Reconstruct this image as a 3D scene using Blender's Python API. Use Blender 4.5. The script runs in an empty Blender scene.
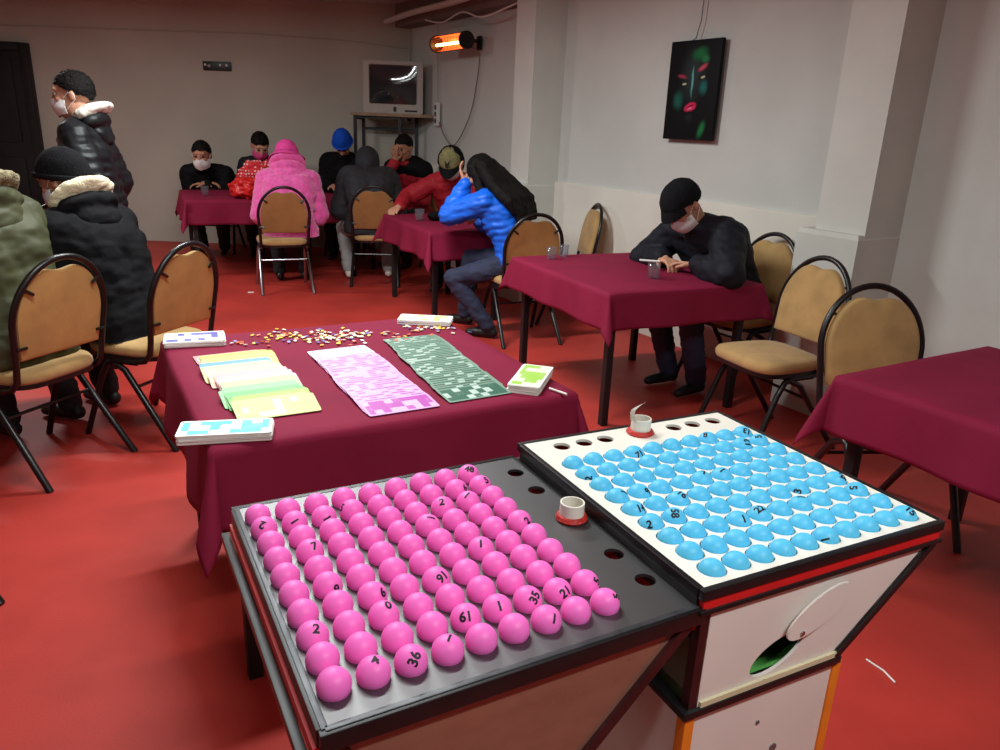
import bpy, bmesh, math, random
from mathutils import Vector, Matrix, noise, Quaternion
random.seed(11)
SC = bpy.context.scene
COL = SC.collection
V = Vector
PI = math.pi

# ------------------------------------------------------------------ materials
def lin(c):
    o = []
    for v in c:
        v = v / 255.0
        o.append(v / 12.92 if v <= .04045 else ((v + .055) / 1.055) ** 2.4)
    return (o[0], o[1], o[2], 1)

def mat(name, col, rough=.6, metal=0, var=.12, vscale=6, bump=0, bscale=80, sheen=0, spec=.5, trans=0, emit=None, estr=0, coat=0, alpha=1, ior=1.45, col2=None):
    m = bpy.data.materials.new(name); m.use_nodes = True
    nt = m.node_tree; N = nt.nodes; L = nt.links
    b = N['Principled BSDF']
    b.inputs['Roughness'].default_value = rough
    b.inputs['Metallic'].default_value = metal
    b.inputs['Specular IOR Level'].default_value = spec
    b.inputs['Transmission Weight'].default_value = trans
    b.inputs['Sheen Weight'].default_value = sheen
    b.inputs['Coat Weight'].default_value = coat
    b.inputs['IOR'].default_value = ior
    b.inputs['Alpha'].default_value = alpha
    tc = N.new('ShaderNodeTexCoord')
    nz = N.new('ShaderNodeTexNoise'); nz.inputs['Scale'].default_value = vscale; nz.inputs['Detail'].default_value = 5
    L.new(tc.outputs['Object'], nz.inputs['Vector'])
    mx = N.new('ShaderNodeMix'); mx.data_type = 'RGBA'
    c = lin(col)
    a = lin(col2) if col2 else tuple([x * (1 - var) for x in c[:3]] + [1])
    d = c if col2 else tuple([min(1, x * (1 + var)) for x in c[:3]] + [1])
    mx.inputs[6].default_value = a; mx.inputs[7].default_value = d
    mr = N.new('ShaderNodeMapRange'); mr.inputs[1].default_value = .35; mr.inputs[2].default_value = .65
    L.new(nz.outputs['Fac'], mr.inputs[0]); L.new(mr.outputs[0], mx.inputs[0])
    L.new(mx.outputs[2], b.inputs['Base Color'])
    if bump:
        n2 = N.new('ShaderNodeTexNoise'); n2.inputs['Scale'].default_value = bscale; n2.inputs['Detail'].default_value = 3
        L.new(tc.outputs['Object'], n2.inputs['Vector'])
        bp = N.new('ShaderNodeBump'); bp.inputs['Strength'].default_value = bump; bp.inputs['Distance'].default_value = .01
        L.new(n2.outputs['Fac'], bp.inputs['Height']); L.new(bp.outputs[0], b.inputs['Normal'])
    if emit:
        b.inputs['Emission Color'].default_value = lin(emit); b.inputs['Emission Strength'].default_value = estr
    return m

def card_mat(name, cols, white, nx, ny, thr, frame=(240, 240, 235)):
    """printed bingo card: grid of coloured and white cells, varying from card to card"""
    m = bpy.data.materials.new(name); m.use_nodes = True
    nt = m.node_tree; N = nt.nodes; L = nt.links; b = N['Principled BSDF']; b.inputs['Roughness'].default_value = .5
    tc = N.new('ShaderNodeTexCoord'); oi = N.new('ShaderNodeObjectInfo')
    mp = N.new('ShaderNodeMapping'); mp.inputs['Scale'].default_value = (nx, ny, 1)
    L.new(tc.outputs['Generated'], mp.inputs['Vector'])
    fl = N.new('ShaderNodeVectorMath'); fl.operation = 'FLOOR'; L.new(mp.outputs[0], fl.inputs[0])
    wn = N.new('ShaderNodeTexWhiteNoise'); wn.noise_dimensions = '4D'
    L.new(fl.outputs[0], wn.inputs['Vector']); L.new(oi.outputs['Random'], wn.inputs['W'])
    gt = N.new('ShaderNodeMath'); gt.operation = 'GREATER_THAN'; gt.inputs[1].default_value = thr
    L.new(wn.outputs['Value'], gt.inputs[0])
    rp = N.new('ShaderNodeValToRGB'); rp.color_ramp.interpolation = 'CONSTANT'
    els = rp.color_ramp.elements
    while len(els) < len(cols): els.new(.5)
    for i, c in enumerate(cols):
        els[i].position = i / len(cols); els[i].color = lin(c)
    L.new(oi.outputs['Random'], rp.inputs[0])
    mx = N.new('ShaderNodeMix'); mx.data_type = 'RGBA'; mx.inputs[7].default_value = lin(white)
    L.new(gt.outputs[0], mx.inputs[0]); L.new(rp.outputs[0], mx.inputs[6])
    # pale margin
    sp = N.new('ShaderNodeSeparateXYZ'); L.new(tc.outputs['Generated'], sp.inputs[0])
    def edge(sock, w):
        s = N.new('ShaderNodeMath'); s.operation = 'SUBTRACT'; s.inputs[1].default_value = .5; L.new(sp.outputs[sock], s.inputs[0])
        a = N.new('ShaderNodeMath'); a.operation = 'ABSOLUTE'; L.new(s.outputs[0], a.inputs[0])
        g = N.new('ShaderNodeMath'); g.operation = 'GREATER_THAN'; g.inputs[1].default_value = .5 - w; L.new(a.outputs[0], g.inputs[0]); return g
    e1 = edge('X', .035); e2 = edge('Y', .08)
    mxm = N.new('ShaderNodeMath'); mxm.operation = 'MAXIMUM'; L.new(e1.outputs[0], mxm.inputs[0]); L.new(e2.outputs[0], mxm.inputs[1])
    m2 = N.new('ShaderNodeMix'); m2.data_type = 'RGBA'; m2.inputs[7].default_value = lin(frame)
    L.new(mxm.outputs[0], m2.inputs[0]); L.new(mx.outputs[2], m2.inputs[6]); L.new(m2.outputs[2], b.inputs['Base Color'])
    return m

def quilt(m, freq, strength, dist=.02):
    nt = m.node_tree; N = nt.nodes; L = nt.links; b = N['Principled BSDF']
    tc = N.new('ShaderNodeTexCoord')
    w = N.new('ShaderNodeTexWave'); w.wave_type = 'BANDS'; w.bands_direction = 'Z'; w.wave_profile = 'SIN'
    w.inputs['Scale'].default_value = freq; w.inputs['Distortion'].default_value = 2.2; w.inputs['Detail'].default_value = 1.5; w.inputs['Detail Scale'].default_value = 1.2
    L.new(tc.outputs['Object'], w.inputs['Vector'])
    bp = N.new('ShaderNodeBump'); bp.inputs['Strength'].default_value = strength; bp.inputs['Distance'].default_value = dist
    L.new(w.outputs['Fac'], bp.inputs['Height']); L.new(bp.outputs[0], b.inputs['Normal'])
    return m

M = {}
M['floor'] = mat('floor_red', (176, 54, 46), .52, var=.16, vscale=1.6, bump=.05, bscale=140, spec=.35)
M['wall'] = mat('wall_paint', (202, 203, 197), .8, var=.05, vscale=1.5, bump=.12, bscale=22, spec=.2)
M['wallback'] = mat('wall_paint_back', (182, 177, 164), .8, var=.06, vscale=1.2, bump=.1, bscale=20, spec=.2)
M['plaster'] = mat('plaster', (214, 209, 198), .85, var=.05, vscale=2, bump=.25, bscale=14, spec=.2)
M['pillar'] = mat('pillar_paint', (204, 205, 197), .8, var=.05, vscale=2, bump=.18, bscale=14, spec=.2)
M['ceil'] = mat('ceiling_paint', (190, 185, 178), .9, var=.04)
M['beam'] = mat('beam_paint', (120, 105, 98), .85, var=.1, vscale=5)
M['door'] = mat('door_black', (26, 25, 28), .45, var=.2, vscale=3)
M['cloth'] = mat('maroon_cloth', (126, 27, 56), .75, var=.07, vscale=5, bump=.06, bscale=260, spec=.15)
M['black'] = mat('black_paint', (20, 18, 20), .4, var=.25, vscale=14)
M['blackmat'] = mat('black_plastic', (22, 22, 24), .55, var=.15)
M['chairframe'] = mat('chair_frame_black', (24, 19, 20), .32, var=.2, vscale=12)
M['chrome'] = mat('chrome_leg', (170, 172, 178), .25, 1, var=.05)
M['tan'] = mat('tan_upholstery', (176, 142, 92), .85, var=.12, vscale=9, bump=.12, bscale=150, sheen=.2, spec=.2)
M['tanback'] = mat('tan_back_panel', (192, 152, 94), .7, var=.13, vscale=7, bump=.08, bscale=90, spec=.3)
M['tanback_shaded'] = mat('tan_back_panel_shaded', (150, 106, 62), .7, var=.13, vscale=7, bump=.08, bscale=90, spec=.3)  # same tan fabric, with the dimmer light put into a browner colour
M['wood'] = mat('brown_wood', (112, 82, 56), .6, var=.25, vscale=9)
M['shelfwood'] = mat('shelf_wood', (150, 125, 100), .6, var=.15, vscale=9)
M['whiteplate'] = mat('white_plate', (232, 228, 216), .4, var=.03, vscale=9)
M['blackplate'] = mat('black_gloss_plate', (20, 20, 22), .46, var=.1, vscale=9, spec=1.0, ior=1.75)
M['whitepanel'] = mat('white_panel', (222, 212, 204), .35, var=.03, vscale=6)
M['cream'] = mat('cream_strip', (206, 196, 160), .5, var=.06)
M['red'] = mat('red_paint', (206, 30, 30), .45, var=.08, vscale=10)
M['orange'] = mat('orange_trim', (226, 122, 30), .5, var=.08, vscale=12)
M['darkred'] = mat('dark_red_wood', (52, 20, 22), .4, var=.25, vscale=16)
M['green_in'] = mat('green_board', (70, 140, 60), .6, var=.2, vscale=8)
M['olivegrey'] = mat('olive_board', (110, 100, 70), .6, var=.2, vscale=6)
M['glass_tint'] = mat('tinted_plexiglass', (214, 158, 140), .08, trans=.85, var=.03, spec=.7, ior=1.2)
M['glass_green'] = mat('greenish_glass', (150, 170, 120), .08, trans=.7, var=.03, spec=.6, ior=1.2)
M['glass'] = mat('clear_glass', (235, 240, 245), .03, trans=1, var=.01, ior=1.45)
M['pinkball'] = mat('pink_ball', (246, 112, 198), .45, var=.03, vscale=20, spec=.4)
M['blueball'] = mat('blue_ball', (88, 192, 232), .42, var=.04, vscale=20, spec=.35)
M['ink'] = mat('black_ink', (18, 14, 22), .6, var=.1)
M['collar'] = mat('white_collar', (226, 220, 206), .5, var=.05)
M['sealant'] = mat('red_sealant', (186, 44, 36), .5, var=.2, vscale=40, bump=.5, bscale=90)
M['paper'] = mat('paper_white', (232, 230, 224), .7, var=.03)
M['skin'] = mat('skin', (196, 142, 116), .55, var=.06, vscale=12, spec=.35)
M['skin2'] = mat('skin_dark', (176, 122, 96), .55, var=.06, vscale=12, spec=.35)
M['hair'] = mat('dark_hair', (17, 14, 13), .62, var=.3, vscale=40, bump=.6, bscale=150, spec=.15)
M['mask'] = mat('mask_blue_white', (206, 214, 222), .75, var=.04, bump=.15, bscale=60)
M['maskwhite'] = mat('mask_white', (226, 222, 220), .75, var=.04, bump=.15, bscale=60)
M['maskpink'] = mat('mask_pink', (214, 70, 130), .75, var=.04)
M['eyewhite'] = mat('eye_white', (160, 150, 145), .4, var=.02)
M['iris'] = mat('eye_dark', (30, 20, 16), .2, var=.1)
M['blackcloth'] = mat('black_cloth', (14, 14, 17), .8, var=.2, vscale=8, bump=.2, bscale=40, spec=.15)
M['blackpuff'] = quilt(mat('black_puffer', (18, 19, 22), .5, var=.15, vscale=8, spec=.35), 5.5, .25, .01)
M['navy'] = mat('navy_jacket', (18, 20, 29), .7, var=.2, vscale=7, bump=.25, bscale=30, spec=.3)
M['knit'] = mat('black_knit', (20, 20, 23), .9, var=.2, vscale=60, bump=.5, bscale=160, spec=.15)
M['bluehat'] = mat('blue_knit', (22, 80, 196), .85, var=.1, vscale=60, bump=.4, bscale=140, spec=.2)
M['khaki'] = quilt(mat('khaki_jacket', (68, 70, 46), .6, var=.12, vscale=8, spec=.3), 3.2, .3, .01)
M['greyhat'] = mat('grey_knit', (60, 66, 74), .85, var=.15, vscale=50, bump=.4, bscale=140)
M['fur'] = mat('fur_trim', (150, 138, 108), .95, var=.35, vscale=60, bump=1, bscale=90)
M['fleece'] = mat('cream_fleece', (226, 214, 178), .95, var=.08, vscale=50, bump=.5, bscale=110, sheen=.4)
M['whitehood'] = mat('white_hood_lining', (214, 206, 194), .9, var=.06)
M['pinkfleece'] = mat('pink_fleece', (240, 96, 176), .95, var=.12, vscale=30, bump=.7, bscale=90, sheen=.5)
M['pinkhat'] = mat('pink_hat', (232, 72, 158), .85, var=.08, vscale=30, bump=.3, bscale=120)
M['darkgrey'] = mat('dark_grey_coat', (40, 41, 46), .8, var=.15, vscale=10, bump=.3, bscale=40)
M['redjacket'] = mat('red_jacket', (158, 26, 40), .65, var=.12, vscale=8, bump=.3, bscale=25, spec=.35)
M['bluejacket'] = quilt(mat('blue_puffer', (22, 100, 222), .45, var=.1, vscale=8, spec=.4), 6.5, .25, .01)
M['jeans'] = mat('blue_jeans', (40, 46, 70), .8, var=.15, vscale=14, bump=.25, bscale=60)
M['lightjeans'] = mat('light_jeans', (150, 150, 148), .8, var=.12, vscale=14, bump=.25, bscale=60)
M['trousers'] = mat('black_trousers', (26, 26, 31), .8, var=.15, vscale=10, bump=.25, bscale=40)
M['shoe'] = mat('black_shoe', (20, 19, 20), .5, var=.2, vscale=20)
M['shoewhite'] = mat('white_sneaker', (216, 208, 196), .55, var=.08, vscale=20)
M['sole'] = mat('sole', (60, 58, 56), .7, var=.1)
M['olive'] = mat('olive_cap', (126, 122, 80), .85, var=.2, vscale=30, bump=.3, bscale=120)
M['tvgrey'] = mat('tv_silver', (168, 162, 154), .45, var=.04)
M['screen'] = mat('tv_screen', (44, 46, 50), .06, var=.02, spec=.8)
M['socket'] = mat('white_plastic', (222, 220, 214), .5, var=.03)
M['heat'] = mat('heater_glow', (255, 190, 90), .5, emit=(255, 196, 110), estr=14)
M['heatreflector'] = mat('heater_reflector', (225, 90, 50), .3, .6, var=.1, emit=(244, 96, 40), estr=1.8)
M['heatbody'] = mat('heater_body', (30, 26, 28), .4, var=.1)
M['metalgrey'] = mat('grey_metal', (120, 120, 122), .4, .6, var=.1)
M['alu'] = mat('worn_aluminium_edge', (74, 75, 78), .4, .5, var=.25, vscale=30)
M['redbag'] = mat('red_plastic_bag', (206, 34, 34), .35, var=.15, vscale=10, bump=.4, bscale=24)
M['dots'] = mat('red_dotted_cloth', (214, 40, 48), .7, var=.05)
M['fixture'] = mat('fixture_white', (225, 225, 222), .5, var=.03)
M['tk'] = [mat('token_' + n, c, .5, var=.06) for n, c in (('yellow', (232, 200, 60)), ('cream', (236, 226, 196)), ('violet', (130, 120, 190)), ('orange', (226, 110, 60)), ('white', (235, 230, 228)))]

def thin_glass(name, col, mix_rough=.04, body=.12):
    m = bpy.data.materials.new(name); m.use_nodes = True
    nt = m.node_tree; N = nt.nodes; L = nt.links; N.remove(N['Principled BSDF'])
    tr = N.new('ShaderNodeBsdfTransparent'); tr.inputs[0].default_value = lin(col)
    gl_ = N.new('ShaderNodeBsdfGlossy'); gl_.inputs['Roughness'].default_value = mix_rough
    df = N.new('ShaderNodeBsdfDiffuse'); df.inputs[0].default_value = lin(col)
    nz = N.new('ShaderNodeTexNoise'); nz.inputs['Scale'].default_value = 6
    lw = N.new('ShaderNodeLayerWeight'); lw.inputs[0].default_value = .12
    m1 = N.new('ShaderNodeMixShader'); m2 = N.new('ShaderNodeMixShader')
    mr = N.new('ShaderNodeMapRange'); mr.inputs[3].default_value = body * .7; mr.inputs[4].default_value = body * 1.3
    L.new(nz.outputs['Fac'], mr.inputs[0]); L.new(mr.outputs[0], m1.inputs[0]); L.new(tr.outputs[0], m1.inputs[1]); L.new(df.outputs[0], m1.inputs[2])
    L.new(lw.outputs['Facing'], m2.inputs[0]); L.new(m1.outputs[0], m2.inputs[1]); L.new(gl_.outputs[0], m2.inputs[2])
    L.new(m2.outputs[0], N['Material Output'].inputs[0]); return m
M['glass'] = thin_glass('clear_glass', (240, 244, 248), .03, .04)
M['glass_tint'] = thin_glass('tinted_plexiglass', (206, 150, 126), .06, .34)
M['glass_green'] = thin_glass('greenish_glass', (150, 170, 120), .08, .2)
# dotted fabric
def dots_on(m, scale):
    nt = m.node_tree; N = nt.nodes; L = nt.links; b = N['Principled BSDF']
    tc = N.new('ShaderNodeTexCoord'); vo = N.new('ShaderNodeTexVoronoi'); vo.inputs['Scale'].default_value = scale; vo.inputs['Randomness'].default_value = .15
    L.new(tc.outputs['Object'], vo.inputs['Vector'])
    lt = N.new('ShaderNodeMath'); lt.operation = 'LESS_THAN'; lt.inputs[1].default_value = .32; L.new(vo.outputs['Distance'], lt.inputs[0])
    mx = N.new('ShaderNodeMix'); mx.data_type = 'RGBA'; mx.inputs[7].default_value = lin((244, 200, 200)); mx.inputs[6].default_value = lin((206, 36, 44))
    L.new(lt.outputs[0], mx.inputs[0]); L.new(mx.outputs[2], b.inputs['Base Color'])
dots_on(M['dots'], 32)

# ------------------------------------------------------------------ objects
def tag(o, label, cat, group=None, kind=None):
    if label: o['label'] = label
    if cat: o['category'] = cat
    if group: o['group'] = group
    if kind: o['kind'] = kind
    return o

def empty(name, loc=(0, 0, 0), rz=0, label=None, cat=None, group=None):
    o = bpy.data.objects.new(name, None); COL.objects.link(o)
    o.location = loc; o.rotation_euler = (0, 0, rz); o.empty_display_size = .05
    return tag(o, label, cat, group)

def link(name, me, mats=None, parent=None, loc=None, rz=None):
    o = bpy.data.objects.new(name, me); COL.objects.link(o)
    if mats:
        for m in (mats if isinstance(mats, (list, tuple)) else [mats]): me.materials.append(m)
    if parent: o.parent = parent
    if loc is not None: o.location = loc
    if rz is not None: o.rotation_euler = (0, 0, rz)
    return o

def build(name, bm, mats, parent=None, smooth=True, loc=None, rz=None, angle=40):
    bmesh.ops.recalc_face_normals(bm, faces=bm.faces)
    me = bpy.data.meshes.new(name); bm.to_mesh(me); bm.free()
    if smooth:
        me.polygons.foreach_set('use_smooth', [True] * len(me.polygons))
        try: me.set_sharp_from_angle(angle=math.radians(angle))
        except Exception: pass
    return link(name, me, mats, parent, loc, rz)

def struct(o, kind='structure'):
    o['kind'] = kind; return o

def copy_tree(o, parent=None):
    c = o.copy(); COL.objects.link(c)
    if parent: c.parent = parent
    for ch in list(o.children): copy_tree(ch, c)
    return c

def box(bm, c, s, R=None, bev=0, mi=0):
    r = bmesh.ops.create_cube(bm, size=1)
    vs = r['verts']
    Mx = Matrix.Translation(V(c)) @ ((R.to_4x4() if R else Matrix.Identity(4))) @ Matrix.Diagonal((s[0], s[1], s[2], 1))
    bmesh.ops.transform(bm, matrix=Mx, verts=vs)
    fs = list({f for v in vs for f in v.link_faces})
    for f in fs: f.material_index = mi
    if bev:
        es = list({e for v in vs for e in v.link_edges})
        r = bmesh.ops.bevel(bm, geom=es, offset=bev, segments=2, affect='EDGES', profile=.6)
        for f in r['faces']: f.material_index = mi

def rz3(a): return Matrix.Rotation(a, 3, 'Z')

def tube(bm, pts, r, seg=10, closed=False, mi=0, caps=True):
    pts = [V(p) for p in pts]; n = len(pts)
    rs = r if isinstance(r, (list, tuple)) else [r] * n
    rings = []; nrm = None
    for i, p in enumerate(pts):
        a = pts[(i - 1) % n] if (closed or i > 0) else p
        b = pts[(i + 1) % n] if (closed or i < n - 1) else p
        t = (b - a)
        if t.length < 1e-9: t = V((0, 0, 1))
        t.normalize()
        if nrm is None:
            nrm = t.orthogonal().normalized()
        else:
            nrm = (nrm - t * nrm.dot(t))
            if nrm.length < 1e-6: nrm = t.orthogonal()
            nrm.normalize()
        bn = t.cross(nrm)
        rings.append([bm.verts.new(p + (nrm * math.cos(2 * PI * k / seg) + bn * math.sin(2 * PI * k / seg)) * rs[i]) for k in range(seg)])
    m = n if closed else n - 1
    for i in range(m):
        A = rings[i]; B = rings[(i + 1) % n]
        for k in range(seg):
            f = bm.faces.new((A[k], A[(k + 1) % seg], B[(k + 1) % seg], B[k])); f.material_index = mi
    if caps and not closed:
        for R in (rings[0], rings[-1]):
            f = bm.faces.new(R); f.material_index = mi

def lathe(bm, prof, seg=24, c=(0, 0, 0), mi=0):
    c = V(c); rings = []
    for r, z in prof:
        if r < 1e-6: rings.append([bm.verts.new(c + V((0, 0, z)))])
        else: rings.append([bm.verts.new(c + V((r * math.cos(2 * PI * k / seg), r * math.sin(2 * PI * k / seg), z))) for k in range(seg)])
    for A, B in zip(rings, rings[1:]):
        for k in range(seg):
            k2 = (k + 1) % seg
            if len(A) == 1 and len(B) == 1: continue
            if len(A) == 1: f = bm.faces.new((A[0], B[k], B[k2]))
            elif len(B) == 1: f = bm.faces.new((A[k], A[k2], B[0]))
            else: f = bm.faces.new((A[k], A[k2], B[k2], B[k]))
            f.material_index = mi

def prism(bm, poly, z0, z1, mi=0):
    lo = [bm.verts.new((p[0], p[1], z0)) for p in poly]; hi = [bm.verts.new((p[0], p[1], z1)) for p in poly]
    n = len(poly)
    fs = [bm.faces.new(hi), bm.faces.new(lo[::-1])]
    for i in range(n): fs.append(bm.faces.new((lo[i], lo[(i + 1) % n], hi[(i + 1) % n], hi[i])))
    for f in fs: f.material_index = mi

def ellipsoid(bm, c, r, R=None, u=20, v=14, mi=0):
    rr = bmesh.ops.create_uvsphere(bm, u_segments=u, v_segments=v, radius=1)
    Mx = Matrix.Translation(V(c)) @ ((R.to_4x4() if R else Matrix.Identity(4))) @ Matrix.Diagonal((r[0], r[1], r[2], 1))
    bmesh.ops.transform(bm, matrix=Mx, verts=rr['verts'])
    for f in {f for q in rr['verts'] for f in q.link_faces}: f.material_index = mi

def capsule(bm, a, ra, b, rb, seg=14):
    a = V(a); b = V(b); d = b - a; L = d.length
    if L < 1e-5:
        ellipsoid(bm, a, (ra, ra, ra), u=seg, v=10); return
    t = d / L; n = t.orthogonal().normalized(); bn = t.cross(n)
    s = max(-.95, min(.95, (ra - rb) / L)); al = math.asin(s)
    prof = []
    for k in range(0, 6):
        th = -PI / 2 + (PI / 2 + al) * k / 5
        prof.append((ra * math.cos(th), ra * math.sin(th)))
    for k in range(0, 6):
        th = al + (PI / 2 - al) * k / 5
        prof.append((rb * math.cos(th), L + rb * math.sin(th)))
    rings = []
    for i, (r, z) in enumerate(prof):
        if i in (0, len(prof) - 1): rings.append([bm.verts.new(a + t * z)])
        else: rings.append([bm.verts.new(a + t * z + (n * math.cos(2 * PI * k / seg) + bn * math.sin(2 * PI * k / seg)) * r) for k in range(seg)])
    for A, B in zip(rings, rings[1:]):
        for k in range(seg):
            k2 = (k + 1) % seg
            if len(A) == 1: bm.faces.new((A[0], B[k], B[k2]))
            elif len(B) == 1: bm.faces.new((A[k], B[0], A[k2]))
            else: bm.faces.new((A[k], A[k2], B[k2], B[k]))

def blob_mesh(shapes, voxel, smooth=3, wr=0, wf=9, seed=0, extra=None):
    """union of capsules / ellipsoids fused into one continuous skin"""
    bm = bmesh.new()
    for s in shapes:
        if s[0] == 'c': capsule(bm, s[1], s[2], s[3], s[4])
        else: ellipsoid(bm, s[1], s[2], s[3] if len(s) > 3 else None)
    bmesh.ops.recalc_face_normals(bm, faces=bm.faces)
    me = bpy.data.meshes.new('tmp'); bm.to_mesh(me); bm.free()
    o = bpy.data.objects.new('tmp', me); COL.objects.link(o)
    r = o.modifiers.new('r', 'REMESH'); r.mode = 'VOXEL'; r.voxel_size = voxel; r.use_smooth_shade = True
    if smooth:
        s = o.modifiers.new('s', 'SMOOTH'); s.factor = .5; s.iterations = smooth
    bpy.context.view_layer.update()
    dg = bpy.context.evaluated_depsgraph_get()
    out = bpy.data.meshes.new_from_object(o.evaluated_get(dg))
    bpy.data.objects.remove(o); bpy.data.meshes.remove(me)
    out.materials.clear()
    if wr or extra:
        sd = V((seed * 3.7, seed * 1.3, seed * .7))
        nv = [v.normal.copy() for v in out.vertices]
        for v, n in zip(out.vertices, nv):
            d = 0
            if wr:
                p = v.co * wf
                q = V((p.x, p.y, p.z * 1.8)) + sd
                d = wr * (noise.noise(q) + .5 * noise.noise(q * 2.1))
            if extra: d += extra(v.co)
            v.co += n * d
    out.polygons.foreach_set('use_smooth', [True] * len(out.polygons))
    return out

# ------------------------------------------------------------------ the room
B0 = V((1.858, 4.647)); dw = V((.535, -.845)).normalized(); nw = V((dw.y, -dw.x))
def wp(s, off): return B0 + dw * s + nw * off
BACKY = 9.5
corner = wp(-5.76, -.03); S_END = 9.5
FR = wp(S_END, -.03)
LW = -6.6; FY = FR.y
HC = 2.8
def slab(bm, p, q, th, z0, z1, mi=0):
    """vertical wall from p to q (2D), thickness th on the outer side"""
    d = (q - p).normalized(); n = V((d.y, -d.x))
    poly = [p, q, q + n * th, p + n * th]
    prism(bm, [(a.x, a.y) for a in poly], z0, z1, mi)

bm = bmesh.new(); prism(bm, [(LW - .3, FY - .3), (FR.x + .4, FY - .3), (FR.x + .4, 9.9), (LW - .3, 9.9)], -.12, 0); struct(build('floor', bm, M['floor'], smooth=False))
bm = bmesh.new(); prism(bm, [(LW - .3, FY - .3), (FR.x + .4, FY - .3), (FR.x + .4, 9.9), (LW - .3, 9.9)], HC, HC + .12); struct(build('ceiling', bm, M['ceil'], smooth=False))
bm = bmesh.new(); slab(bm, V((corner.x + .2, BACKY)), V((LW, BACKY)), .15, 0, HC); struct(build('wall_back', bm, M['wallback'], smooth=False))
bm = bmesh.new()
poly = [wp(-5.78, -.03), wp(S_END, -.03), wp(S_END, -.2), wp(-5.78, -.2)]
prism(bm, [(a.x, a.y) for a in poly], 0, HC); struct(build('wall_right', bm, M['wall'], smooth=False))
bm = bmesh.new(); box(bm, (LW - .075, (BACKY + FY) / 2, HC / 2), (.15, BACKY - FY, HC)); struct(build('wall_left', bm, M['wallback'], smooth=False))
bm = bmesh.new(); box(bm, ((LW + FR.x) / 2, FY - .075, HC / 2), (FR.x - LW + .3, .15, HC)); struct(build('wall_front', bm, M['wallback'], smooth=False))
# lower thicker wall band with its uneven ledge
bm = bmesh.new()
n = 60; s0, s1 = -5.74, .3
top = []
for i in range(n + 1):
    s = s0 + (s1 - s0) * i / n
    top.append((s, 1.08 + .004 * noise.noise(V((s * 3, 0, 0)))))
front_lo = [bm.verts.new((*wp(s, 0), 0)) for s, z in top]; front_hi = [bm.verts.new((*wp(s, 0), z - .012)) for s, z in top]
mid = [bm.verts.new((*wp(s, -.008), z)) for s, z in top]; back = [bm.verts.new((*wp(s, -.04), z)) for s, z in top]
for i in range(n):
    for A, B in ((front_lo, front_hi), (front_hi, mid), (mid, back)): bm.faces.new((A[i], A[i + 1], B[i + 1], B[i]))
struct(build('trim_1', bm, M['plaster'], smooth=True))
def pillar(name, s0, s1, pr, b0, b1, bp, bz):
    bm = bmesh.new()
    pg = [wp(s0, -.05), wp(s1, -.05), wp(s1, pr), wp(s0, pr)]
    prism(bm, [(a.x, a.y) for a in pg], 0, HC)
    pg = [wp(b0, -.04), wp(b1, -.04), wp(b1, bp), wp(b0, bp)]
    lo = [bm.verts.new((a.x, a.y, 0)) for a in pg]; m1 = [bm.verts.new((a.x, a.y, bz - .025)) for a in pg]
    ce = sum(pg, V((0, 0))) / 4
    hi = [bm.verts.new((*(a + (ce - a) * .05), bz)) for a in pg]
    bm.faces.new(hi)
    for A, B in ((lo, m1), (m1, hi)):
        for i in range(4): bm.faces.new((A[i], A[(i + 1) % 4], B[(i + 1) % 4], B[i]))
    o = struct(build(name, bm, M['pillar'], smooth=False))
    return o
pillar('trim_2', .225, .53, .29, .15, .533, .345, 1.045)
pillar('trim_3', -2.975, -2.69, .29, -3.04, -2.687, .33, 1.066)
# downstand beam along the right wall, beyond the far pillar
bm = bmesh.new(); pg = [wp(-5.76, -.03), wp(-2.975, -.03), wp(-2.975, .16), wp(-5.76, .16)]
prism(bm, [(a.x, a.y) for a in pg], 2.56, HC); struct(build('trim_4', bm, M['beam'], smooth=False))
# door in the back wall
d = empty('door_1', (-6.1, BACKY, 0)); struct(d)
bm = bmesh.new(); box(bm, (0, -.03, 1.1), (.76, .05, 2.2), bev=.004)
for z, h in ((.55, .8), (1.6, .95)): box(bm, (0, -.06, z), (.5, .015, h), bev=.005)
build('door_leaf', bm, M['door'], d)
bm = bmesh.new(); box(bm, (.42, -.05, 1.12), (.09, .1, 2.24), bev=.006); box(bm, (-.42, -.05, 1.12), (.09, .1, 2.24), bev=.006); box(bm, (0, -.05, 2.2), (.75, .1, .09), bev=.006)
build('door_frame', bm, M['door'], d)

# ------------------------------------------------------------------ things on the walls
# sign
g = empty('wall_sign', (-3.455, BACKY - .012, 2.073), 0, 'small dark nameplate with white marks high on the back wall', 'sign')
bm = bmesh.new(); box(bm, (0, 0, 0), (.33, .018, .1), bev=.006); build('plate', bm, M['black'], g)
bm = bmesh.new()
for x, w in ((-.135, .024), (-.1, .006), (-.08, .006), (.04, .018), (.115, .02)): box(bm, (x, -.011, .012 if w > .01 else .0), (w, .004, .022 if w > .01 else .03))
build('lettering', bm, M['socket'], g, smooth=False)

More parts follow.
